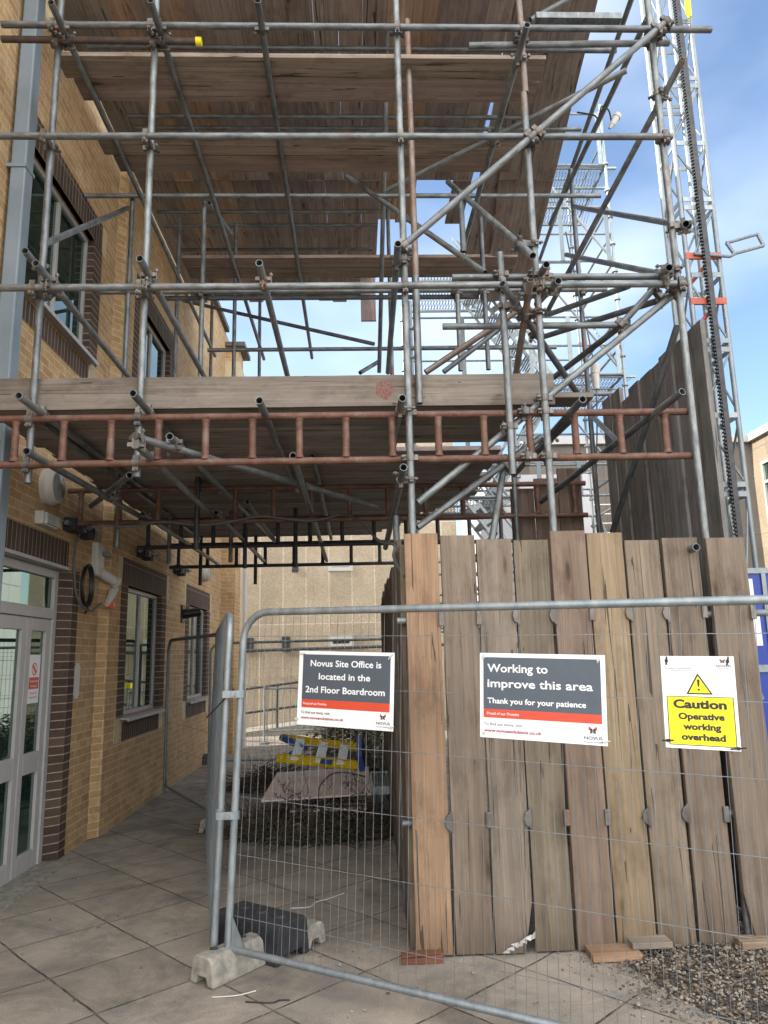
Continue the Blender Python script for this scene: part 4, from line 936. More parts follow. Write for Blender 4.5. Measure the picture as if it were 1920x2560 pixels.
for z in (at(588, 1735, Y=4.5).z, at(565, 2038, Y=4.5).z):
    m = MB(); xa = -.768 + .02 + .038 * z; xb = -.835 - .005 + .034 * z; ya, yb = 4.505, 4.582
    m.cyl((xa, ya, z - .022), (xa, ya, z + .022), .027, None, 14).cyl((xb, yb, z - .022), (xb, yb, z + .022), .027, None, 14); m.box((xb - .005, ya - .033, z - .02), (xa + .01, ya - .021, z + .02)); m.cyl((xa - .04, ya - .065, z), (xa - .04, ya + .03, z), .008, None, 8); m.cyl((xa - .04, ya - .06, z), (xa - .04, ya - .045, z), .015, None, 6)
    part('clip', m, ALU, cl)
# feet
def foot(c, ang, label, mat, L=.72, w=.22, h=.14):
    Mt = M.Translation(V((c[0], c[1], 0))) @ M.Rotation(ang, 4, 'Z'); m = MB()
    pr = [(-w / 2, 0.002), (-w / 2 + .05, .002), (-w / 2 + .065, .045), (w / 2 - .065, .045), (w / 2 - .05, .002), (w / 2, .002), (w / 2 - .02, h - .02), (w / 2 - .045, h), (-w / 2 + .045, h), (-w / 2 + .02, h - .02)]
    n = len(pr)
    for x in (-L / 2, L / 2): m.v += [Mt @ V((x, y, z)) for y, z in pr]
    m.f.append(tuple(range(n))); m.f.append(tuple(range(2 * n - 1, n - 1, -1)))
    for k in range(n): m.f.append((k, n + k, n + (k + 1) % n, (k + 1) % n))
    o = link('fence_weight', m.mesh('fence_weight', mat)); bevel(o, .008); tag(o, label, 'fence foot', 'fence feet'); return o, Mt
c0 = at(560, 2440, Z=.07)
fa_, fb_ = at(533, 2477, Z=0), at(655, 2418, Z=0); fd_ = (fb_ - fa_).normalized(); fn_ = V((-fd_.y, fd_.x, 0)); fc_ = fa_ + fd_ * .26 + fn_ * .095
o, Mt = foot((fc_.x, fc_.y), math.atan2(fd_.y, fd_.x), 'pale concrete foot block holding the two front fence posts', CONC, .52, .19, .145)
for x in (-.15, -.05, .06, .17): part('socket', MB().cyl(Mt @ V((x, .03, .1405)), Mt @ V((x, .03, .1475)), .024, None, 14), DKSTEEL, o)
rf = at(625, 2330, Z=.1)
o, Mt = foot((at(648, 2392, Z=0).x, at(648, 2392, Z=0).y + .09), R(-38), 'black rubber foot block pushed against the concrete foot behind the fence', RUBBER, .52, .28, .215)
for x in (-.15, 0, .15):
    part('moulded_boss', MB().cyl(Mt @ V((x, 0, .215)), Mt @ V((x, 0, .227)), .045, .04, 18), RUBBER, o)
    for s in (-.142, .128): part('moulded_rib', MB().box((x - .035, s, .03), (x + .035, s + .014, .16), Mt), RUBBER, o)
o, Mt = foot((-.42, 4.98), R(-38), 'grey concrete foot block partly hidden behind the black rubber one', CONC, .36, .19, .13)
g3 = at(548, 2050, Z=.07); foot((g3.x, g3.y), R(80), 'dark grey foot block at the far post of the edge-on fence panel', CONC, .6, .22, .14)
g4 = at(492, 1895, Z=.07); foot((g4.x, g4.y - .3), R(15), 'black rubber foot block beside the wall under the far fence panels', RUBBER, .75, .24, .16)
g5 = at(443, 1905, Z=.0); o = MB().box((g5.x - .05, g5.y - .05, 0), (g5.x + .07, g5.y + .05, .42)); o = link('timber_post', o.mesh('timber_post', plain('grey_post', (.17, .15, .12), .8))); tag(o, 'short grey post by the brick wall beside the black rubber foot', 'post')

# ---------------------------------------------------------------- signs tied to the front panel
def text_mesh(s, bold=0.0):
    cu = bpy.data.curves.new('lettering', 'FONT'); cu.body = s; cu.size = 1; cu.offset = bold; cu.resolution_u = 3
    o = bpy.data.objects.new('lettering', cu); COL.objects.link(o)
    me = bpy.data.meshes.new_from_object(o.evaluated_get(bpy.context.evaluated_depsgraph_get())); bpy.data.objects.remove(o); bpy.data.curves.remove(cu); return me
def sign(corners, w, h, label, wrinkle=0):
    """corners: tl, tr, bl pixels of the photograph measured on the fence plane; local u right, v up, origin bottom left"""
    pl = p0 + nA * .028; tl_, tr_, bl_ = [at_plane(*c, pl, nA) for c in corners]
    U_, V_ = tr_ - tl_, tl_ - bl_; w, h = U_.length, V_.length; x = U_.normalized(); y = (V_ - x * V_.dot(x)).normalized()
    Mt = M((x, y, x.cross(y))).transposed().to_4x4(); Mt.translation = bl_
    m = MB(); m.box((0, 0, -.002), (w, h, .002)); o = link('site_sign', m.mesh('site_sign', SIGNW), None, Mt); MWD[o.name] = Mt
    tag(o, label, 'sign'); return o, Mt, w, h
def patch(o, Mt, name, pts, mat, z=.003):
    m = MB(); m.poly([(x, y, z) for x, y in pts]); return part(name, m, mat, o, Mt)
def rect(x0, y0, x1, y1): return [(x0, y0), (x1, y0), (x1, y1), (x0, y1)]
def letters(o, Mt, s, x0, x1, yb, cap, mat, bold=0.0, z=.0042):
    """text stretched so that its width is x1-x0 and its capitals are cap high, baseline yb"""
    me = text_mesh(s, bold); xs = [v.co.x for v in me.vertices]; a, b = min(xs), max(xs); kx = (x1 - x0) / (b - a); ky = cap / .70
    for v in me.vertices: v.co = V((x0 + (v.co.x - a) * kx, yb + v.co.y * ky, z))
    me.materials.append(mat); return link('lettering', me, o, Mt)
def logo(o, Mt, cx, cy, s):
    for sgn in (-1, 1):
        patch(o, Mt, 'emblem', [(cx + sgn * x * s, cy + y * s) for x, y in ((.08, .22), (.42, .52), (.50, .40), (.50, .12), (.22, -.02))][::sgn], SIGNR, .0042)
        patch(o, Mt, 'emblem', [(cx + sgn * x * s, cy + y * s) for x, y in ((.02, .16), (.26, .30), (.34, .10), (.06, -.30))][::sgn], SIGNK, .0046)
        patch(o, Mt, 'emblem', [(cx + sgn * x * s, cy + y * s) for x, y in ((.16, -.16), (.30, -.04), (.36, -.22), (.22, -.36))][::sgn], SIGNK, .0044)
def ties(o, Mt, pts, mat):
    for x, y, dx, dy in pts:
        m = MB(); m.cyl(Mt @ V((x - dx, y - dy, .004)), Mt @ V((x + dx, y + dy, .006)), .0035, None, 6); m.box((x - .006, y - .006, .002), (x + .006, y + .006, .011), Mt); part('cable_tie', m, mat, o)
# 1 site office
o, Mt, w, h = sign(((747.7, 1627), (984, 1632), (742, 1810.5)), .6, .45, 'slate grey and white sign reading Novus Site Office, left of the hoarding')
a, b = w * .045, w * .965
patch(o, Mt, 'header_panel', rect(a, h * .345, b, h * .955), SIGNG); patch(o, Mt, 'red_stripe', rect(a, h * .235, b, h * .345), SIGNR)
letters(o, Mt, 'Novus Site Office is', w * .13, w * .875, h * .795, h * .085, SIGNW, .017)
letters(o, Mt, 'located in the', w * .225, w * .765, h * .62, h * .085, SIGNW, .017)
letters(o, Mt, '2nd Floor Boardroom', w * .085, w * .915, h * .44, h * .085, SIGNW, .017)
letters(o, Mt, 'Proud of our Promise', w * .065, w * .32, h * .275, h * .032, SIGNW, .008)
letters(o, Mt, 'To find out more, visit:', w * .045, w * .36, h * .155, h * .034, SIGNK, .008)
letters(o, Mt, 'www.novussolutions.co.uk', w * .045, w * .505, h * .085, h * .034, DKRED, .024)
logo(o, Mt, w * .90, h * .165, h * .09); letters(o, Mt, 'NOVUS', w * .835, w * .97, h * .075, h * .035, SIGNK, .01); letters(o, Mt, 'Property Solutions', w * .835, w * .97, h * .04, h * .018, SIGNK)
ties(o, Mt, ((.02, h - .015, .02, .002), (w - .02, h - .02, .014, .014), (.0, .03, .014, .002), (w - .01, .02, .016, .004)), WHITE)
# 2 working to improve
o, Mt, w, h = sign(((1200.7, 1632), (1512.7, 1638), (1200.7, 1842)), .75, .5, 'slate grey and white sign reading Working to improve this area')
a, b = w * .03, w * .965
patch(o, Mt, 'header_panel', rect(a, h * .335, b, h * .95), SIGNG); patch(o, Mt, 'red_stripe', rect(a, h * .235, b, h * .335), SIGNR)
letters(o, Mt, 'Working to', w * .065, w * .56, h * .775, h * .095, SIGNW, .017)
letters(o, Mt, 'improve this area', w * .065, w * .905, h * .595, h * .095, SIGNW, .017)
letters(o, Mt, 'Thank you for your patience', w * .065, w * .85, h * .405, h * .063, SIGNW, .020)
letters(o, Mt, 'Proud of our Promise', w * .06, w * .325, h * .27, h * .032, SIGNW, .008)
letters(o, Mt, 'To find out more, visit:', w * .035, w * .355, h * .145, h * .034, SIGNK)
letters(o, Mt, 'www.novussolutions.co.uk', w * .035, w * .505, h * .07, h * .036, DKRED, .024)
logo(o, Mt, w * .895, h * .155, h * .095); letters(o, Mt, 'NOVUS', w * .83, w * .965, h * .06, h * .034, SIGNK, .01); letters(o, Mt, 'Property Solutions', w * .83, w * .965, h * .025, h * .017, SIGNK)
ties(o, Mt, ((.02, h - .02, .003, .012), (w - .03, h - .022, .003, .014), (w - .01, .02, .022, .003), (.02, .02, .006, .006)), WHITE)
# 3 caution
o, Mt, w, h = sign(((1648.7, 1640), (1832, 1641), (1665, 1868)), .42, .58, 'white and yellow Caution Operative working overhead sign with warning triangle')
logo(o, Mt, w * .845, h * .945, h * .055); letters(o, Mt, 'NOVUS', w * .76, w * .955, h * .885, h * .022, SIGNK, .012); letters(o, Mt, 'Property Solutions', w * .76, w * .955, h * .865, h * .012, SIGNK)
letters(o, Mt, 'Working in partnership', w * .05, w * .41, h * .858, h * .017, SIGNK); patch(o, Mt, 'rule', rect(w * .05, h * .84, w * .965, h * .8435), SIGNK)
tri = [(w * .33, h * .585), (w * .69, h * .585), (w * .50, h * .815)]; ctr = (w * .507, h * .66)
patch(o, Mt, 'warning_triangle', tri, SIGNK, .003); patch(o, Mt, 'warning_triangle', [(ctr[0] + (x - ctr[0]) * .80, ctr[1] + (y - ctr[1]) * .80) for x, y in tri], SIGNY, .0036)
patch(o, Mt, 'exclamation_mark', [(w * .493, h * .668), (w * .515, h * .668), (w * .523, h * .742), (w * .504, h * .748), (w * .486, h * .742)], SIGNK, .0044)
patch(o, Mt, 'exclamation_mark', [(w * .504 + w * .016 * math.cos(t), h * .636 + w * .016 * math.sin(t)) for t in [2 * math.pi * k / 14 for k in range(14)]], SIGNK, .0044)
patch(o, Mt, 'yellow_panel', rect(w * .055, h * .035, w * .955, h * .56), SIGNK, .003); patch(o, Mt, 'yellow_panel', rect(w * .067, h * .043, w * .943, h * .552), SIGNY, .0036)
for s, x0, x1, yb, cp in (('Caution', .14, .86, .435, .088), ('Operative', .20, .82, .315, .066), ('working', .255, .765, .205, .066), ('overhead', .225, .815, .095, .066)):
    letters(o, Mt, s, w * x0, w * x1, h * yb, h * cp, SIGNK, .045 if s == 'Caution' else .045)
ties(o, Mt, ((.025, h - .02, .002, .018), (w - .025, h - .02, .004, .018), (.01, .03, .024, .002), (w - .01, .012, .03, .004)), BLACK)
# loose tie on the edge-on panel
a = at(585, 1722, Y=4.52); b = at(516, 1795, Y=4.6); o = link('cable_tie', MB().sweep([a, (a + b) / 2 + V((.005, 0, .004)), b], .004, 6).mesh('cable_tie', BLACK)); tag(o, 'long black cable tie tail sticking out of the edge-on fence panel', 'cable tie')
# notice stuck to the narrow door leaf
c = at(83, 1697, X=xd - .006); ny0, ny1, nz0, nz1 = c.y - .10, c.y + .125, c.z - .205, c.z + .205
Mt = M(((0, 0, 1, xd - .007), (1, 0, 0, ny0), (0, 1, 0, nz0), (0, 0, 0, 1))); w, h = ny1 - ny0, nz1 - nz0
m = MB(); m.box((0, 0, -.001), (w, h, .001)); nt = link('door_notice', m.mesh('door_notice', SIGNW), None, Mt); tag(nt, 'white and red prohibition notice stuck on the narrow glass door leaf', 'notice')
patch(nt, Mt, 'red_block', rect(w * .06, h * .29, w * .94, h * .53), SIGNR, .002)
ring = MB(); cx, cy, r1, r2 = w * .5, h * .70, w * .24, w * .19
for k_ in range(24):
    t0, t1 = 2 * math.pi * k_ / 24, 2 * math.pi * (k_ + 1) / 24
    ring.quad((cx + r2 * math.cos(t0), cy + r2 * math.sin(t0), .002), (cx + r1 * math.cos(t0), cy + r1 * math.sin(t0), .002), (cx + r1 * math.cos(t1), cy + r1 * math.sin(t1), .002), (cx + r2 * math.cos(t1), cy + r2 * math.sin(t1), .002))
ring.poly([(cx - .15 * w - .01, cy + .15 * w - .01, .0022), (cx + .15 * w - .01, cy - .15 * w - .01, .0022), (cx + .15 * w + .01, cy - .15 * w + .01, .0022), (cx - .15 * w + .01, cy + .15 * w + .01, .0022)])
part('prohibition_ring', ring, SIGNR, nt, Mt)
letters(nt, Mt, 'This area is closed', w * .12, w * .88, h * .43, h * .05, SIGNW, .01, .003); letters(nt, Mt, 'to the public', w * .22, w * .78, h * .33, h * .05, SIGNW, .01, .003)
letters(nt, Mt, 'Except in the', w * .2, w * .8, h * .19, h * .045, DKRED, .01, .003); letters(nt, Mt, 'event of a fire', w * .18, w * .82, h * .10, h * .045, DKRED, .01, .003)

# ---------------------------------------------------------------- litter and rubbish on the paving
def lie(name, pix, rad, mat, label, cat, z=.006):
    o = link(name, MB().sweep(spline([at(x, y, Z=z) for x, y in pix], 4), rad, 6).mesh(name, mat)); tag(o, label, cat); return o
lie('cable_tie', ((726, 2271), (775, 2267), (790, 2255), (820, 2247), (860, 2233)), .004, WHITE, 'long white cut cable tie on the slabs behind the front fence', 'cable tie')
lie('cable_tie', ((531, 2493), (590, 2489), (640, 2477)), .003, WHITE, 'thin white cable tie on the slabs in front of the concrete foot', 'cable tie')
lie('cable_tie', ((614, 2504), (650, 2506), (684, 2506), (700, 2500), (724, 2500)), .0035, BLACK, 'black cable tie on the slabs in front of the concrete foot', 'cable tie')
for px, py, s in ((848, 2410, .012), (1183, 2432, .01), (1595, 2510, .012), (1598, 2462, .008)):
    c = at(px, py, Z=.008); m = MB(); pebble(m, c, s * 1.6); o = link('pebble', m.mesh('pebble', CONC)); tag(o, 'small pale stone lying on the front paving slabs', 'stone', 'loose stones on the slabs')
gt = MB()
for _ in range(900):
    x, y = random.uniform(-2.5, 2.2), random.uniform(3.0, 8.5)
    if y > 4.5 and x > .25: continue
    if random.random() < .75: pebble(gt, (x, y, .003), random.choice((.003, .004, .005, .008)))
    else:
        e_ = M.Rotation(random.uniform(0, 6.3), 3, 'Z') @ M.Rotation(random.gauss(0, .3), 3, 'X'); l_ = random.uniform(.008, .022); gt.poly([V((x, y, .009)) + e_ @ V(v) for v in ((-l_, 0, 0), (0, -l_ * .4, 0), (l_, 0, 0), (0, l_ * .4, 0))])
for _ in range(1300):
    k_ = random.randrange(len(edge) - 3); a_, b_ = V(edge[k_]), V(edge[k_ + 1]); p_ = a_.lerp(b_, random.random()) + V((random.gauss(-.05, .10), random.gauss(0, .10))); pebble(gt, (p_.x, p_.y, .004), random.uniform(.003, .012))
tag(link('grit', gt.mesh('grit', GRAV)), 'scattered grit and leaf crumbs on the paving slabs', 'grit', kind='stuff')
# white crumpled strip and rusty clip at the rounded board corner
c = at(1300, 2385, Y=4.58); m = MB()
for k_ in range(7): m.poly([(c.x - .10 + .025 * k_, 4.585 - .006 * (k_ % 2), .03 + .010 * k_ + .012 * (k_ % 3)), (c.x - .06 + .025 * k_, 4.57, .032 + .012 * k_), (c.x - .05 + .025 * k_, 4.60 - .01 * (k_ % 2), .05 + .014 * k_)])
o = link('torn_plastic', m.mesh('torn_plastic', plain('dirty_white', (.36, .34, .32), .7, vary=.4))); tag(o, 'torn white plastic strip caught at the foot of the pale grey board', 'litter')

# plywood sheet on a pallet, step ladder, mesh tray, brush
A, B_, C_, D = at(653, 2001, Z=.30), at(693, 1931, Z=.34), at(921, 1916, Z=.34), at(928, 1983, Z=.30)
m = MB(); top = [A, D, C_, B_]; lowv = [v - V((0, 0, .018)) for v in top]
m.poly(top); m.poly(lowv[::-1])
for i in range(4): m.quad(top[i], lowv[i], lowv[(i + 1) % 4], top[(i + 1) % 4])
o = link('plywood_sheet', m.mesh('plywood_sheet', PLY)); tag(o, 'pale pinkish plywood sheet lying on the dark brush heap', 'plywood sheet')
pt = empty('pallet', (D.x - .1, D.y + .3, 0), 'pale timber pallet under the right end of the plywood sheet', 'pallet')
for k_ in range(3):
    for j in range(2): part('block', MB().box((D.x - .22 - j * .5, D.y + .03 + k_ * .42, .0), (D.x - .1 - j * .5, D.y + .15 + k_ * .42, .13)), PLY, pt)
for k_ in range(4): part('slat', MB().box((D.x - .85, D.y + .02 + k_ * .29, .131), (D.x - .05, D.y + .12 + k_ * .29, .152)), PLY, pt)
mt = empty('mesh_tray', (D.x + .25, D.y + .5, 0), 'galvanised wire mesh tray at the right end of the plywood sheet', 'tray')
e = at(970, 1950, Y=D.y + .35); x0, x1, y0, y1 = D.x + .02, D.x + .42, D.y + .1, D.y + .85
m = MB()
for k_ in range(15): x = x0 + (x1 - x0) * k_ / 14; m.cyl((x, y0, .33), (x, y1, .37), .0035, None, 4)
for k_ in range(20): y = y0 + (y1 - y0) * k_ / 19; m.cyl((x0, y, .33 + .04 * k_ / 19), (x1, y, .33 + .04 * k_ / 19), .0035, None, 4)
part('mesh', m, ALU, mt); m = MB().box((x0 - .02, y0 - .02, .27), (x1 + .02, y0, .35)).box((x0 - .02, y1, .31), (x1 + .02, y1 + .02, .39)).box((x0 - .02, y0 + .001, .28), (x0 - .0, y1 - .001, .36)); part('rim', m, ALU, mt)
part('leg', MB().box((x0, y0, 0), (x0 + .05, y0 + .05, .27)).box((x1 - .05, y1 - .05, 0), (x1, y1, .31)), DKSTEEL, mt)
# step ladder
sl = empty('step_ladder', (-1.2, 8.6, .3), 'yellow and blue fibreglass step ladder lying on its side on the brush heap', 'step ladder')
La, Lb = at(703, 1843, Y=9.0), at(898, 1868, Y=8.6); Ra, Rb = at(691, 1895, Y=8.6), at(897, 1914, Y=8.25)
def chan(a, b, w, t, mat, name, up):
    d_ = (b - a); m = MB(); Mt = frame(a, d_, z=up); m.box((0, -w / 2, -t / 2), (d_.length, w / 2, -t / 2 + .006)); m.box((0, -w / 2, -t / 2 + .0061), (d_.length, -w / 2 + .006, t / 2)); m.box((0, w / 2 - .006, -t / 2 + .0061), (d_.length, w / 2, t / 2)); return part(name, m, mat, sl, Mt)
chan(La, Lb, .085, .03, YELLOW, 'rail', (0, -.6, .8)); chan(Ra, Rb, .10, .03, YELLOW, 'rail', (0, -.8, .6))
chan(La.lerp(Ra, .45) + V((.35, .5, -.02)), Lb.lerp(Rb, .5) + V((.0, .45, .02)), .06, .03, YELLOW, 'rear_rail', (0, -.8, .5))
for f_ in (.26, .56, .82):
    a, b = La.lerp(Lb, f_), Ra.lerp(Rb, f_ - .03); part('tread', MB().box((0, -.05, -.012), ((b - a).length, .05, .012), frame(a, b - a, z=(.1, -1, .35))), SIGNW, sl)
part('top_cap', MB().box((-.06, -.09, -.03), (.40, .09, .03), frame(Lb + V((.02, -.02, .03)), Rb - Lb, z=(1, 0, .2))), BLUE, sl); part('foot_brace', MB().sweep([La + V((.0, 0, 0)), La + V((.16, -.1, -.06)), La.lerp(Ra, .55) + V((.26, 0, 0))], .04, 8), BLUE, sl)
part('foot_brace', MB().sweep([La.lerp(Ra, .5) + V((.3, 0, 0)), Ra + V((.1, .05, .0))], .035, 8), BLUE, sl)
part('badge', MB().box((-.07, -.025, .016), (.07, .025, .020), frame(Ra.lerp(Rb, .62), Rb - Ra, z=(0, -.8, .6))), BLUE, sl)
# brush: twigs and dead leaves
def brush(c, sx, sy, h, nt_, nl, name, label, leafm=LEAF):
    tw, lf = MB(), MB()
    for _ in range(nt_):
        a_, rr = random.uniform(0, 6.283), math.sqrt(random.random()); p = V((c[0] + sx * rr * math.cos(a_), c[1] + sy * rr * math.sin(a_), .01 + random.random() * h * (1 - rr * rr)))
        d_ = V((random.gauss(0, 1), random.gauss(0, .8), random.gauss(0.05, .28))).normalized(); L_ = random.uniform(.15, .6)
        pts_ = [p]; 
        for k_ in range(3): d_ = (d_ + V((random.gauss(0, .25), random.gauss(0, .25), random.gauss(0, .18)))).normalized(); q_ = pts_[-1] + d_ * L_ / 3; q_.z = max(.006, q_.z); pts_.append(q_)
        r0 = random.uniform(.0025, .007); tw.sweep(pts_, [r0, r0 * .8, r0 * .6, r0 * .35], 4)
    for _ in range(nl):
        a_, rr = random.uniform(0, 6.283), math.sqrt(random.random()) * 1.05; p = V((c[0] + sx * rr * math.cos(a_), c[1] + sy * rr * math.sin(a_), .012 + random.random() * h * max(.05, 1 - rr * rr)))
        e_ = M.Rotation(random.uniform(0, 6.3), 3, 'Z') @ M.Rotation(random.gauss(0, .6), 3, 'X') @ M.Rotation(random.gauss(0, .5), 3, 'Y'); l_ = random.uniform(.025, .075); w_ = l_ * random.uniform(.25, .45)
        lf.poly([p + e_ @ V(v) for v in ((-l_, 0, 0), (0, -w_, l_ * .1), (l_, 0, 0), (0, w_, l_ * .1))])
    o = link(name, lf.mesh(name, leafm)); tag(o, label, 'brushwood', kind='stuff'); part('twigs', tw, TWIG, o); return o
c = at(800, 2040, Z=.1); brush((c.x + .02, c.y - .05), .95, .72, .13, 900, 3200, 'brushwood', 'dark heap of cut leafy branches on the paving under the plywood sheet')
c = at(800, 2040, Z=.1); brush((c.x, c.y), .9, .68, .15, 260, 600, 'dry_leaf_litter', 'dry tan leaves and twigs scattered over the dark brush heap', plain('tan_leaves', (.17, .125, .075), .8, vary=.5))
c = at(680, 1950, Z=.1); brush((c.x, c.y), .55, .5, .30, 420, 300, 'twig_heap', 'brown twig heap left of the plywood sheet under the step ladder', TWIG)
c = at(900, 1945, Z=.1); brush((c.x + .2, c.y + .9), .8, .5, .42, 500, 700, 'twig_heap', 'grey brown heap of thin twigs behind the step ladder', TWIG)
# bare stems poking in front of the sheet
bs = MB()
def stem(p, d_, L_, r_, lev):
    pts_ = [p]
    for k_ in range(5): d_ = (d_ + V((random.gauss(0, .22), random.gauss(0, .12), random.gauss(-.02, .18)))).normalized(); pts_.append(pts_[-1] + d_ * L_ / 5)
    bs.sweep(pts_, [r_ * (1 - .14 * i) for i in range(6)], 5)
    if lev: 
        for q_ in pts_[2:]:
            for _ in range(2): stem(q_, (d_ + V((random.gauss(0, .8), random.gauss(0, .3), random.gauss(.3, .5)))).normalized(), L_ * .4, r_ * .55, lev - 1)
    else: bs.box(tuple(pts_[-1] - V((.006,) * 3)), tuple(pts_[-1] + V((.006,) * 3)))
for x in (-.55, .1): stem(V((A.x + .95 + x, A.y - .06, .12)), V((random.uniform(-.6, .3), -.1, .8)), random.uniform(.28, .36), .0045, 2)
pts_ = [at(795, 1995, Y=A.y - .1), at(800, 1965, Y=A.y - .1), at(825, 1938, Y=A.y - .05), at(860, 1931, Y=A.y), at(915, 1942, Y=A.y)]
bs.sweep(spline(pts_), .008, 6)
o = link('dry_stems', bs.mesh('dry_stems', TWIG)); tag(o, 'dry branching stems with seed heads standing before the plywood sheet', 'dead plant')
# evergreen shrub behind the ladder
c = at(880, 1850, Y=12.9); m = MB(); st_ = MB()
for _ in range(9000):
    a_, b_ = random.uniform(0, 6.283), math.acos(random.uniform(-.2, 1)); rr = random.uniform(.55, 1.0) + .12 * math.sin(5 * a_) * math.sin(3 * b_)
    p = V((.15 + 1.15 * rr * math.sin(b_) * math.cos(a_), 13.5 + .8 * rr * math.sin(b_) * math.sin(a_), .05 + .78 * rr * math.cos(b_) + .05))
    if p.z < .03: continue
    e_ = M.Rotation(random.uniform(0, 6.3), 3, 'Z') @ M.Rotation(random.gauss(0, .8), 3, 'X'); l_ = random.uniform(.02, .05)
    m.poly([p + e_ @ V(v) for v in ((-l_, 0, 0), (0, -l_ * .4, 0), (l_, 0, 0), (0, l_ * .4, 0))])
o = link('shrub', m.mesh('shrub', LEAF2)); tag(o, 'sunlit rounded olive green shrub behind the step ladder', 'shrub')
for _ in range(60): a_ = random.uniform(0, 6.283); st_.sweep([(.15, 13.5, 0), (.15 + .4 * math.cos(a_), 13.5 + .3 * math.sin(a_), .4), (.15 + random.uniform(.6, 1.0) * math.cos(a_), 13.5 + .6 * math.sin(a_), random.uniform(.4, .75))], [.012, .008, .003], 5)
part('stems', st_, TWIG, o)

# ---------------------------------------------------------------- blue hoarding at the right
bl = empty('blue_hoarding', (4.6, 8.6, 0), 'blue panel hoarding with white notices beyond the last timber board', 'hoarding')
YBL = 7.4; ztop = at(1890, 1420, Y=YBL).z
for x0, x1 in ((3.2, 4.12), (4.17, 5.4), (5.45, 6.7)):
    part('panel', MB().box((x0, YBL + .01, .05), (x1, YBL + .04, ztop - .06)), BLUEP, bl)
m = MB().box((3.15, YBL - .01, ztop - .055), (6.75, YBL + .05, ztop)).box((3.15, YBL - .01, 0.0), (6.75, YBL + .05, .045)).box((3.15, YBL - .012, 1.46), (6.75, YBL + .008, 1.53))
for x in (3.16, 4.122, 5.402, 6.7): m.box((x, YBL - .008, .046), (x + .045, YBL + .048, ztop - .056))
part('frame', m, ALU, bl)
for (x0, y0, x1, y1) in ((1858, 1447, 1880, 1530), (1864, 1533, 1898, 1615)):
    a = at(x0, y1, Y=YBL); b = at(x1, y0, Y=YBL); nb = link('paper_notice', MB().box((a.x - .12, YBL - .003, a.z), (b.x, YBL + .009, b.z)).mesh('paper_notice', SIGNW)); tag(nb, ('upper' if y0 < 1500 else 'lower') + ' white paper notice on the blue hoarding', 'notice', 'paper notices on the blue hoarding')
    m = MB()
    for k_ in range(9):
        z = b.z - (b.z - a.z) * (.08 + .1 * k_); m.box((a.x - .09, YBL - .0045, z), (a.x - .09 + (b.x - a.x + .05) * random.uniform(.4, .95), YBL - .0031, z + .012))
    part('printed_lines', m, plain('grey_print', (.25, .28, .34), .5), nb)
c = at(1905, 1770, Y=YBL - .05); m = MB(); m.sweep([(c.x - .02, YBL - .05, 1.62), (c.x - .03, YBL - .05, 1.4), (c.x + .02, YBL - .05, 1.2)], .014, 8); part('hasp_chain', m, ALU, bl)

# ---------------------------------------------------------------- hoist mast
YM = 8.0
hm = empty('hoist_mast', (4.1, YM, 0), 'galvanised lattice hoist mast with toothed rack standing at the upper right', 'hoist mast')
xl, xr = at(1737, 830, Y=YM).x, at(1819, 830, Y=YM).x
for x in (xl, xr):
    for y in (YM, YM + .45): tube('leg', (x, y, 0), (x, y, 11.2), ALU, hm, r=.03, reg=False)
rk = MB(); xk = at(1754, 596, Y=YM - .06).x + .0; rk.box((xk, YM - .10, 0), (xk + .06, YM - .04, 11.2))
z = 0.0
while z < 11.2: rk.box((xk - .02, YM - .095, z), (xk - .0002, YM - .045, z + .022)); z += .045
part('toothed_rack', rk, DKSTEEL, hm)
zs = [at(1790, y, Y=YM).z for y in (1225, 1040, 865, 690, 512, 362, 210, 60)]
for i, z in enumerate(zs):
    m = MB()
    for dz in ((-.055, .055) if i % 2 == 0 else (0,)):
        m.box((xl + .02, YM - .035, z + dz - .03), (xr - .02, YM - .025, z + dz + .03)); m.box((xl + .02, YM + .455, z + dz - .03), (xr - .02, YM + .465, z + dz + .03))
        for x in (xl, xr): m.box((x - .005, YM + .02, z + dz - .03), (x + .005, YM + .43, z + dz + .03))
    part('cross_bar', m, ALU, hm)
dg = MB(); zz = [0.2] + zs + [10.9]
for i in range(len(zz) - 1):
    a_, b_ = zz[i] + .07, zz[i + 1] - .07; s_ = i % 2
    for y in (YM, YM + .45): dg.cyl(((xl, xr)[s_], y, a_), ((xr, xl)[s_], y, b_), .014, None, 8)
    for x in (xl, xr): dg.cyl((x, YM + (.45 if s_ else 0), a_), (x, YM + (0 if s_ else .45), b_), .014, None, 8)
part('lattice', dg, ALU, hm, smooth=True)
for y_, y2 in ((642, 690), (755, 800)):
    c = at(1770, y_, Y=YM); m = MB().box((xl - .02, YM - .032, c.z - .04), (xr + .02, YM - .0, c.z + .04)); c2 = at(1730, y2, Y=YM)
    m.cyl((xr - .1, YM + .05, c.z - .04), (xl + .02, YM + .05, c.z - .34), .025, None, 8); part('orange_bracket', m, ORANGE, hm)
pts_ = [P('B3', x, y, Y=YM - .05) for x, y in ((1440, 400), (1390, 330), (1590, 272), (1630, 348))]
m = MB()
for i in range(4): m.cyl(pts_[i], pts_[(i + 1) % 4], .022, None, 8)
m.cyl(P('B3', 1180, 400, Y=YM - .05), P('B3', 1410, 418, Y=YM - .05), .02, None, 8); m.cyl(P('B3', 1410, 418, Y=YM - .05), P('B3', 1450, 398, Y=YM - .05), .02, None, 8)
part('handle_frame', m, FENCE, hm, smooth=True)
m = MB()
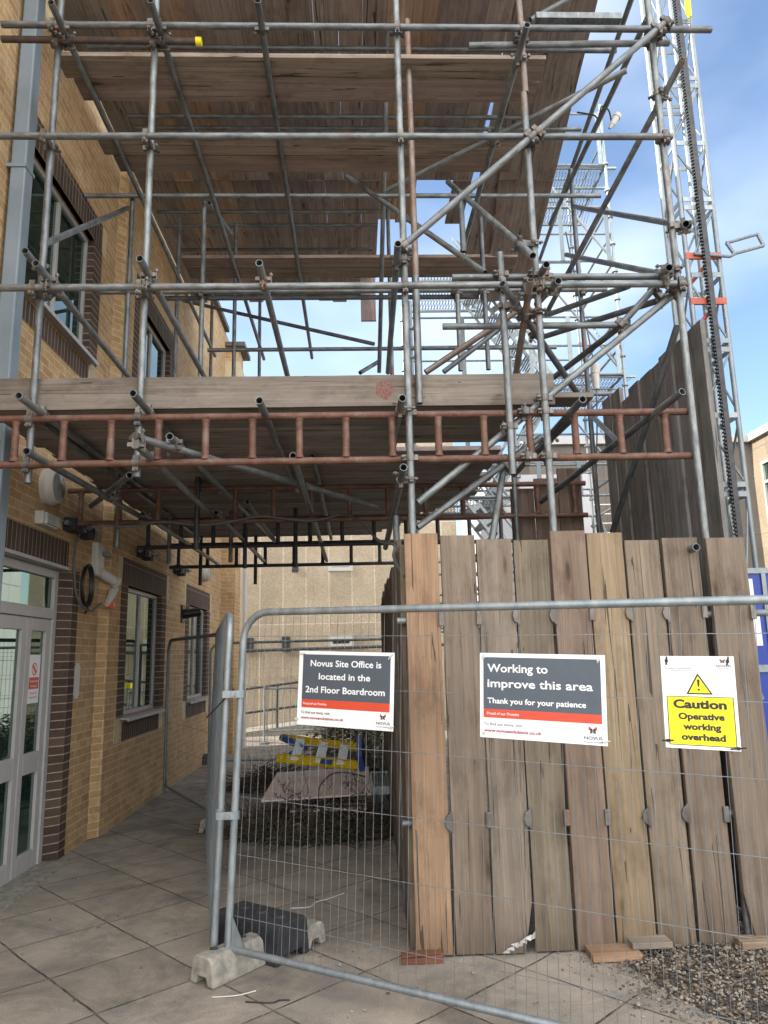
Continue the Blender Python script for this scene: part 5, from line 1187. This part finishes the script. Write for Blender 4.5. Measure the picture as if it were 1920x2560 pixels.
for k_ in range(5): a = P('A3', 1120 + k_ * 7, -20, Y=YM - .08); b = P('A3', 1130 + k_ * 7, 95 + 12 * (k_ % 3), Y=YM - .1); m.sweep([a, (a + b) / 2 + V((.012 * (k_ % 2), 0, 0)), b], .014, 6)
part('yellow_strap', m, SIGNY, hm)
# white control box with plug on the mast side and plug on the row B standard
c = at(1530, 312, Y=6.3); m = MB(); m.cyl(c, c + V((.05, 0, .08)), .028, .034, 12); m.cyl(c + V((.05, 0, .08)), c + V((.07, 0, .11)), .04, None, 12); m.cyl(c - V((.03, 0, .04)), c, .012, .026, 12)
o = link('cable_plug', m.mesh('cable_plug', WHITE, True)); tag(o, 'white industrial plug hanging from a black lead below the top right braces', 'plug')
m = MB().sweep(spline([c, c + V((-.02, 0, .16)), c + V((-.09, 0, .2)), c + V((-.13, 0, .05)), c + V((-.16, .02, .12)), c + V((-.3, .1, .22))]), .008, 6); part('lead', m, BLACK, o)
c = at(1488, 935, Y=6.8); m = MB(); m.cyl(c, c + V((.01, 0, .09)), .045, .05, 12); m.cyl(c - V((0, 0, .16)), c, .03, .042, 12)
o = link('cable_plug', m.mesh('cable_plug', WHITE, True)); tag(o, 'white cable connector tied to the upright right of the toe board', 'plug')
part('lead', MB().sweep(spline([c + V((0, 0, .09)), c + V((-.05, 0, .5)), c + V((-.1, .05, 1.0)), c + V((-.15, .1, 1.6))]), .007, 6).sweep(spline([c - V((0, 0, .16)), c + V((-.03, 0, -.6)), c + V((-.08, 0, -1.2)), c + V((-.02, 0, -1.8))]), .007, 6), CABLE, o)

# ---------------------------------------------------------------- access stair tower behind
at_ = empty('access_tower', (3, 12, 0), 'pale aluminium system stair tower with mesh landings behind the scaffold', 'stair tower')
TX = (at(1541, 720, Y=11.2).x, at(1433, 640, Y=13.0).x)
xsL, xsR = .95, TX[0]
def tstd(x, y, zt_):
    m = MB().cyl((x, y, 0), (x, y, zt_), .0242, None, 12)
    zz_ = .4
    while zz_ < zt_: m.cyl((x, y, zz_), (x, y, zz_ + .035), .052, None, 10); zz_ += .5
    part('standard', m, ALU, at_)
zT = at(1500, 262, Y=11.2).z
for x, y, z_ in ((xsR, 11.2, zT), (TX[1] - .02, 13.0, 10.6), (xsL, 13.0, 8.2), (2.55, 11.2, 6.6), (2.9, 13.0, 9.0), (xsR, 13.0, zT), (xsL, 11.2, 7.4)): tstd(x, y, z_)
lev = [2.1, 4.1, 6.1, 8.1, 9.9]
for i, z in enumerate(lev):
    m = MB()
    for dz in (0, .5, 1.0):
        for y in (11.2, 13.0):
            x0 = xsL if z < 7 else 2.9; m.cyl((x0, y, z + dz), (xsR, y, z + dz), .020, None, 8)
        for x in ((xsL, xsR) if z < 7 else (xsR,)): m.cyl((x, 11.2, z + dz), (x, 13.0, z + dz), .020, None, 8)
    part('guard_rail', m, ALU, at_, smooth=True)
    for x in (xsL + .8, xsL + 1.9, xsR - .9, xsR - .12):
        if x < 2.9 and z > 7: continue
        part('rail_post', MB().box((x, 11.17, z), (x + .07, 11.18, z + 1.0)), PIPEG if i % 2 else ALU, at_)
    # mesh landing
    m = MB(); x0, x1 = (xsR - 1.25, xsR - .05) if i % 2 == 0 else (xsR - 3.3, xsR - 2.1)
    n_ = 22
    for k_ in range(n_ + 1):
        x = x0 + (x1 - x0) * k_ / n_; m.cyl((x, 11.25, z), (x + .25, 12.95, z), .006, None, 4); m.cyl((x + .25, 11.25, z + .004), (x, 12.95, z + .004), .006, None, 4)
    for y in (11.25, 11.8, 12.4, 12.95): m.box((x0, y - .02, z - .04), (x1 + .25, y + .02, z - .008))
    part('mesh_landing', m, ALU, at_)
for i in range(4):
    z0, z1 = lev[i] - .0, lev[i + 1]; xa, xb = (xsR - 1.2, xsR - 2.2 - .4) if i % 2 == 0 else (xsR - 2.2, xsR - 1.0)
    y0 = 11.3 if i % 2 == 0 else 12.1; m = MB()
    for y in (y0, y0 + .68):
        a, b = V((xa, y, z0)), V((xb, y, z1)); d_ = (b - a); Mt = frame(a, d_, y=(0, 1, 0)); m.box((0, -.015, -.09), (d_.length, .015, -.05), Mt); m.box((0, -.015, .05), (d_.length, .015, .09), Mt)
        for k_ in range(9): m.box((d_.length * (k_ + .2) / 9, -.012, -.05), (d_.length * (k_ + .55) / 9, .012, .05), Mt)
        m.cyl(a + V((0, 0, .9)), b + V((0, 0, .9)), .02, None, 8); m.cyl(a + V((0, 0, .45)), b + V((0, 0, .45)), .016, None, 8)
    for k_ in range(8):
        p = V((xa, y0, z0)).lerp(V((xb, y0, z1)), (k_ + .5) / 8)
        for j in range(5): m.box((p.x - .11 + j * .045, y0 + .016, p.z - .012), (p.x - .085 + j * .045, y0 + .664, p.z + .006))
    part('stair_flight', m, ALU, at_)
a, b = V((xsR - 1.2, 11.3, .0)), V((xsR - 2.6, 11.3, 2.1)); m = MB()
for y in (11.3, 11.98):
    d_ = b - a; Mt = frame(V((a.x, y, a.z)), d_, y=(0, 1, 0)); m.box((0, -.015, -.09), (d_.length, .015, .09), Mt); m.cyl((a.x, y, .9), (b.x, y, 3.0), .02, None, 8)
for k_ in range(8): p = a.lerp(b, (k_ + .5) / 8); m.box((p.x - .11, 11.316, p.z - .015), (p.x + .11, 11.964, p.z + .005))
part('stair_flight', m, ALU, at_)
m = MB()
for z in (2.1, 4.1, 6.1, 8.1): m.cyl((xsR, 11.2, z), (xsR - .0, 13.0, z + 2.0), .02, None, 8); m.cyl((xsR, 11.2, z), (xsR - 1.4, 11.2, z + 2.0), .02, None, 8)
part('diagonal_brace', m, ALU, at_, smooth=True)
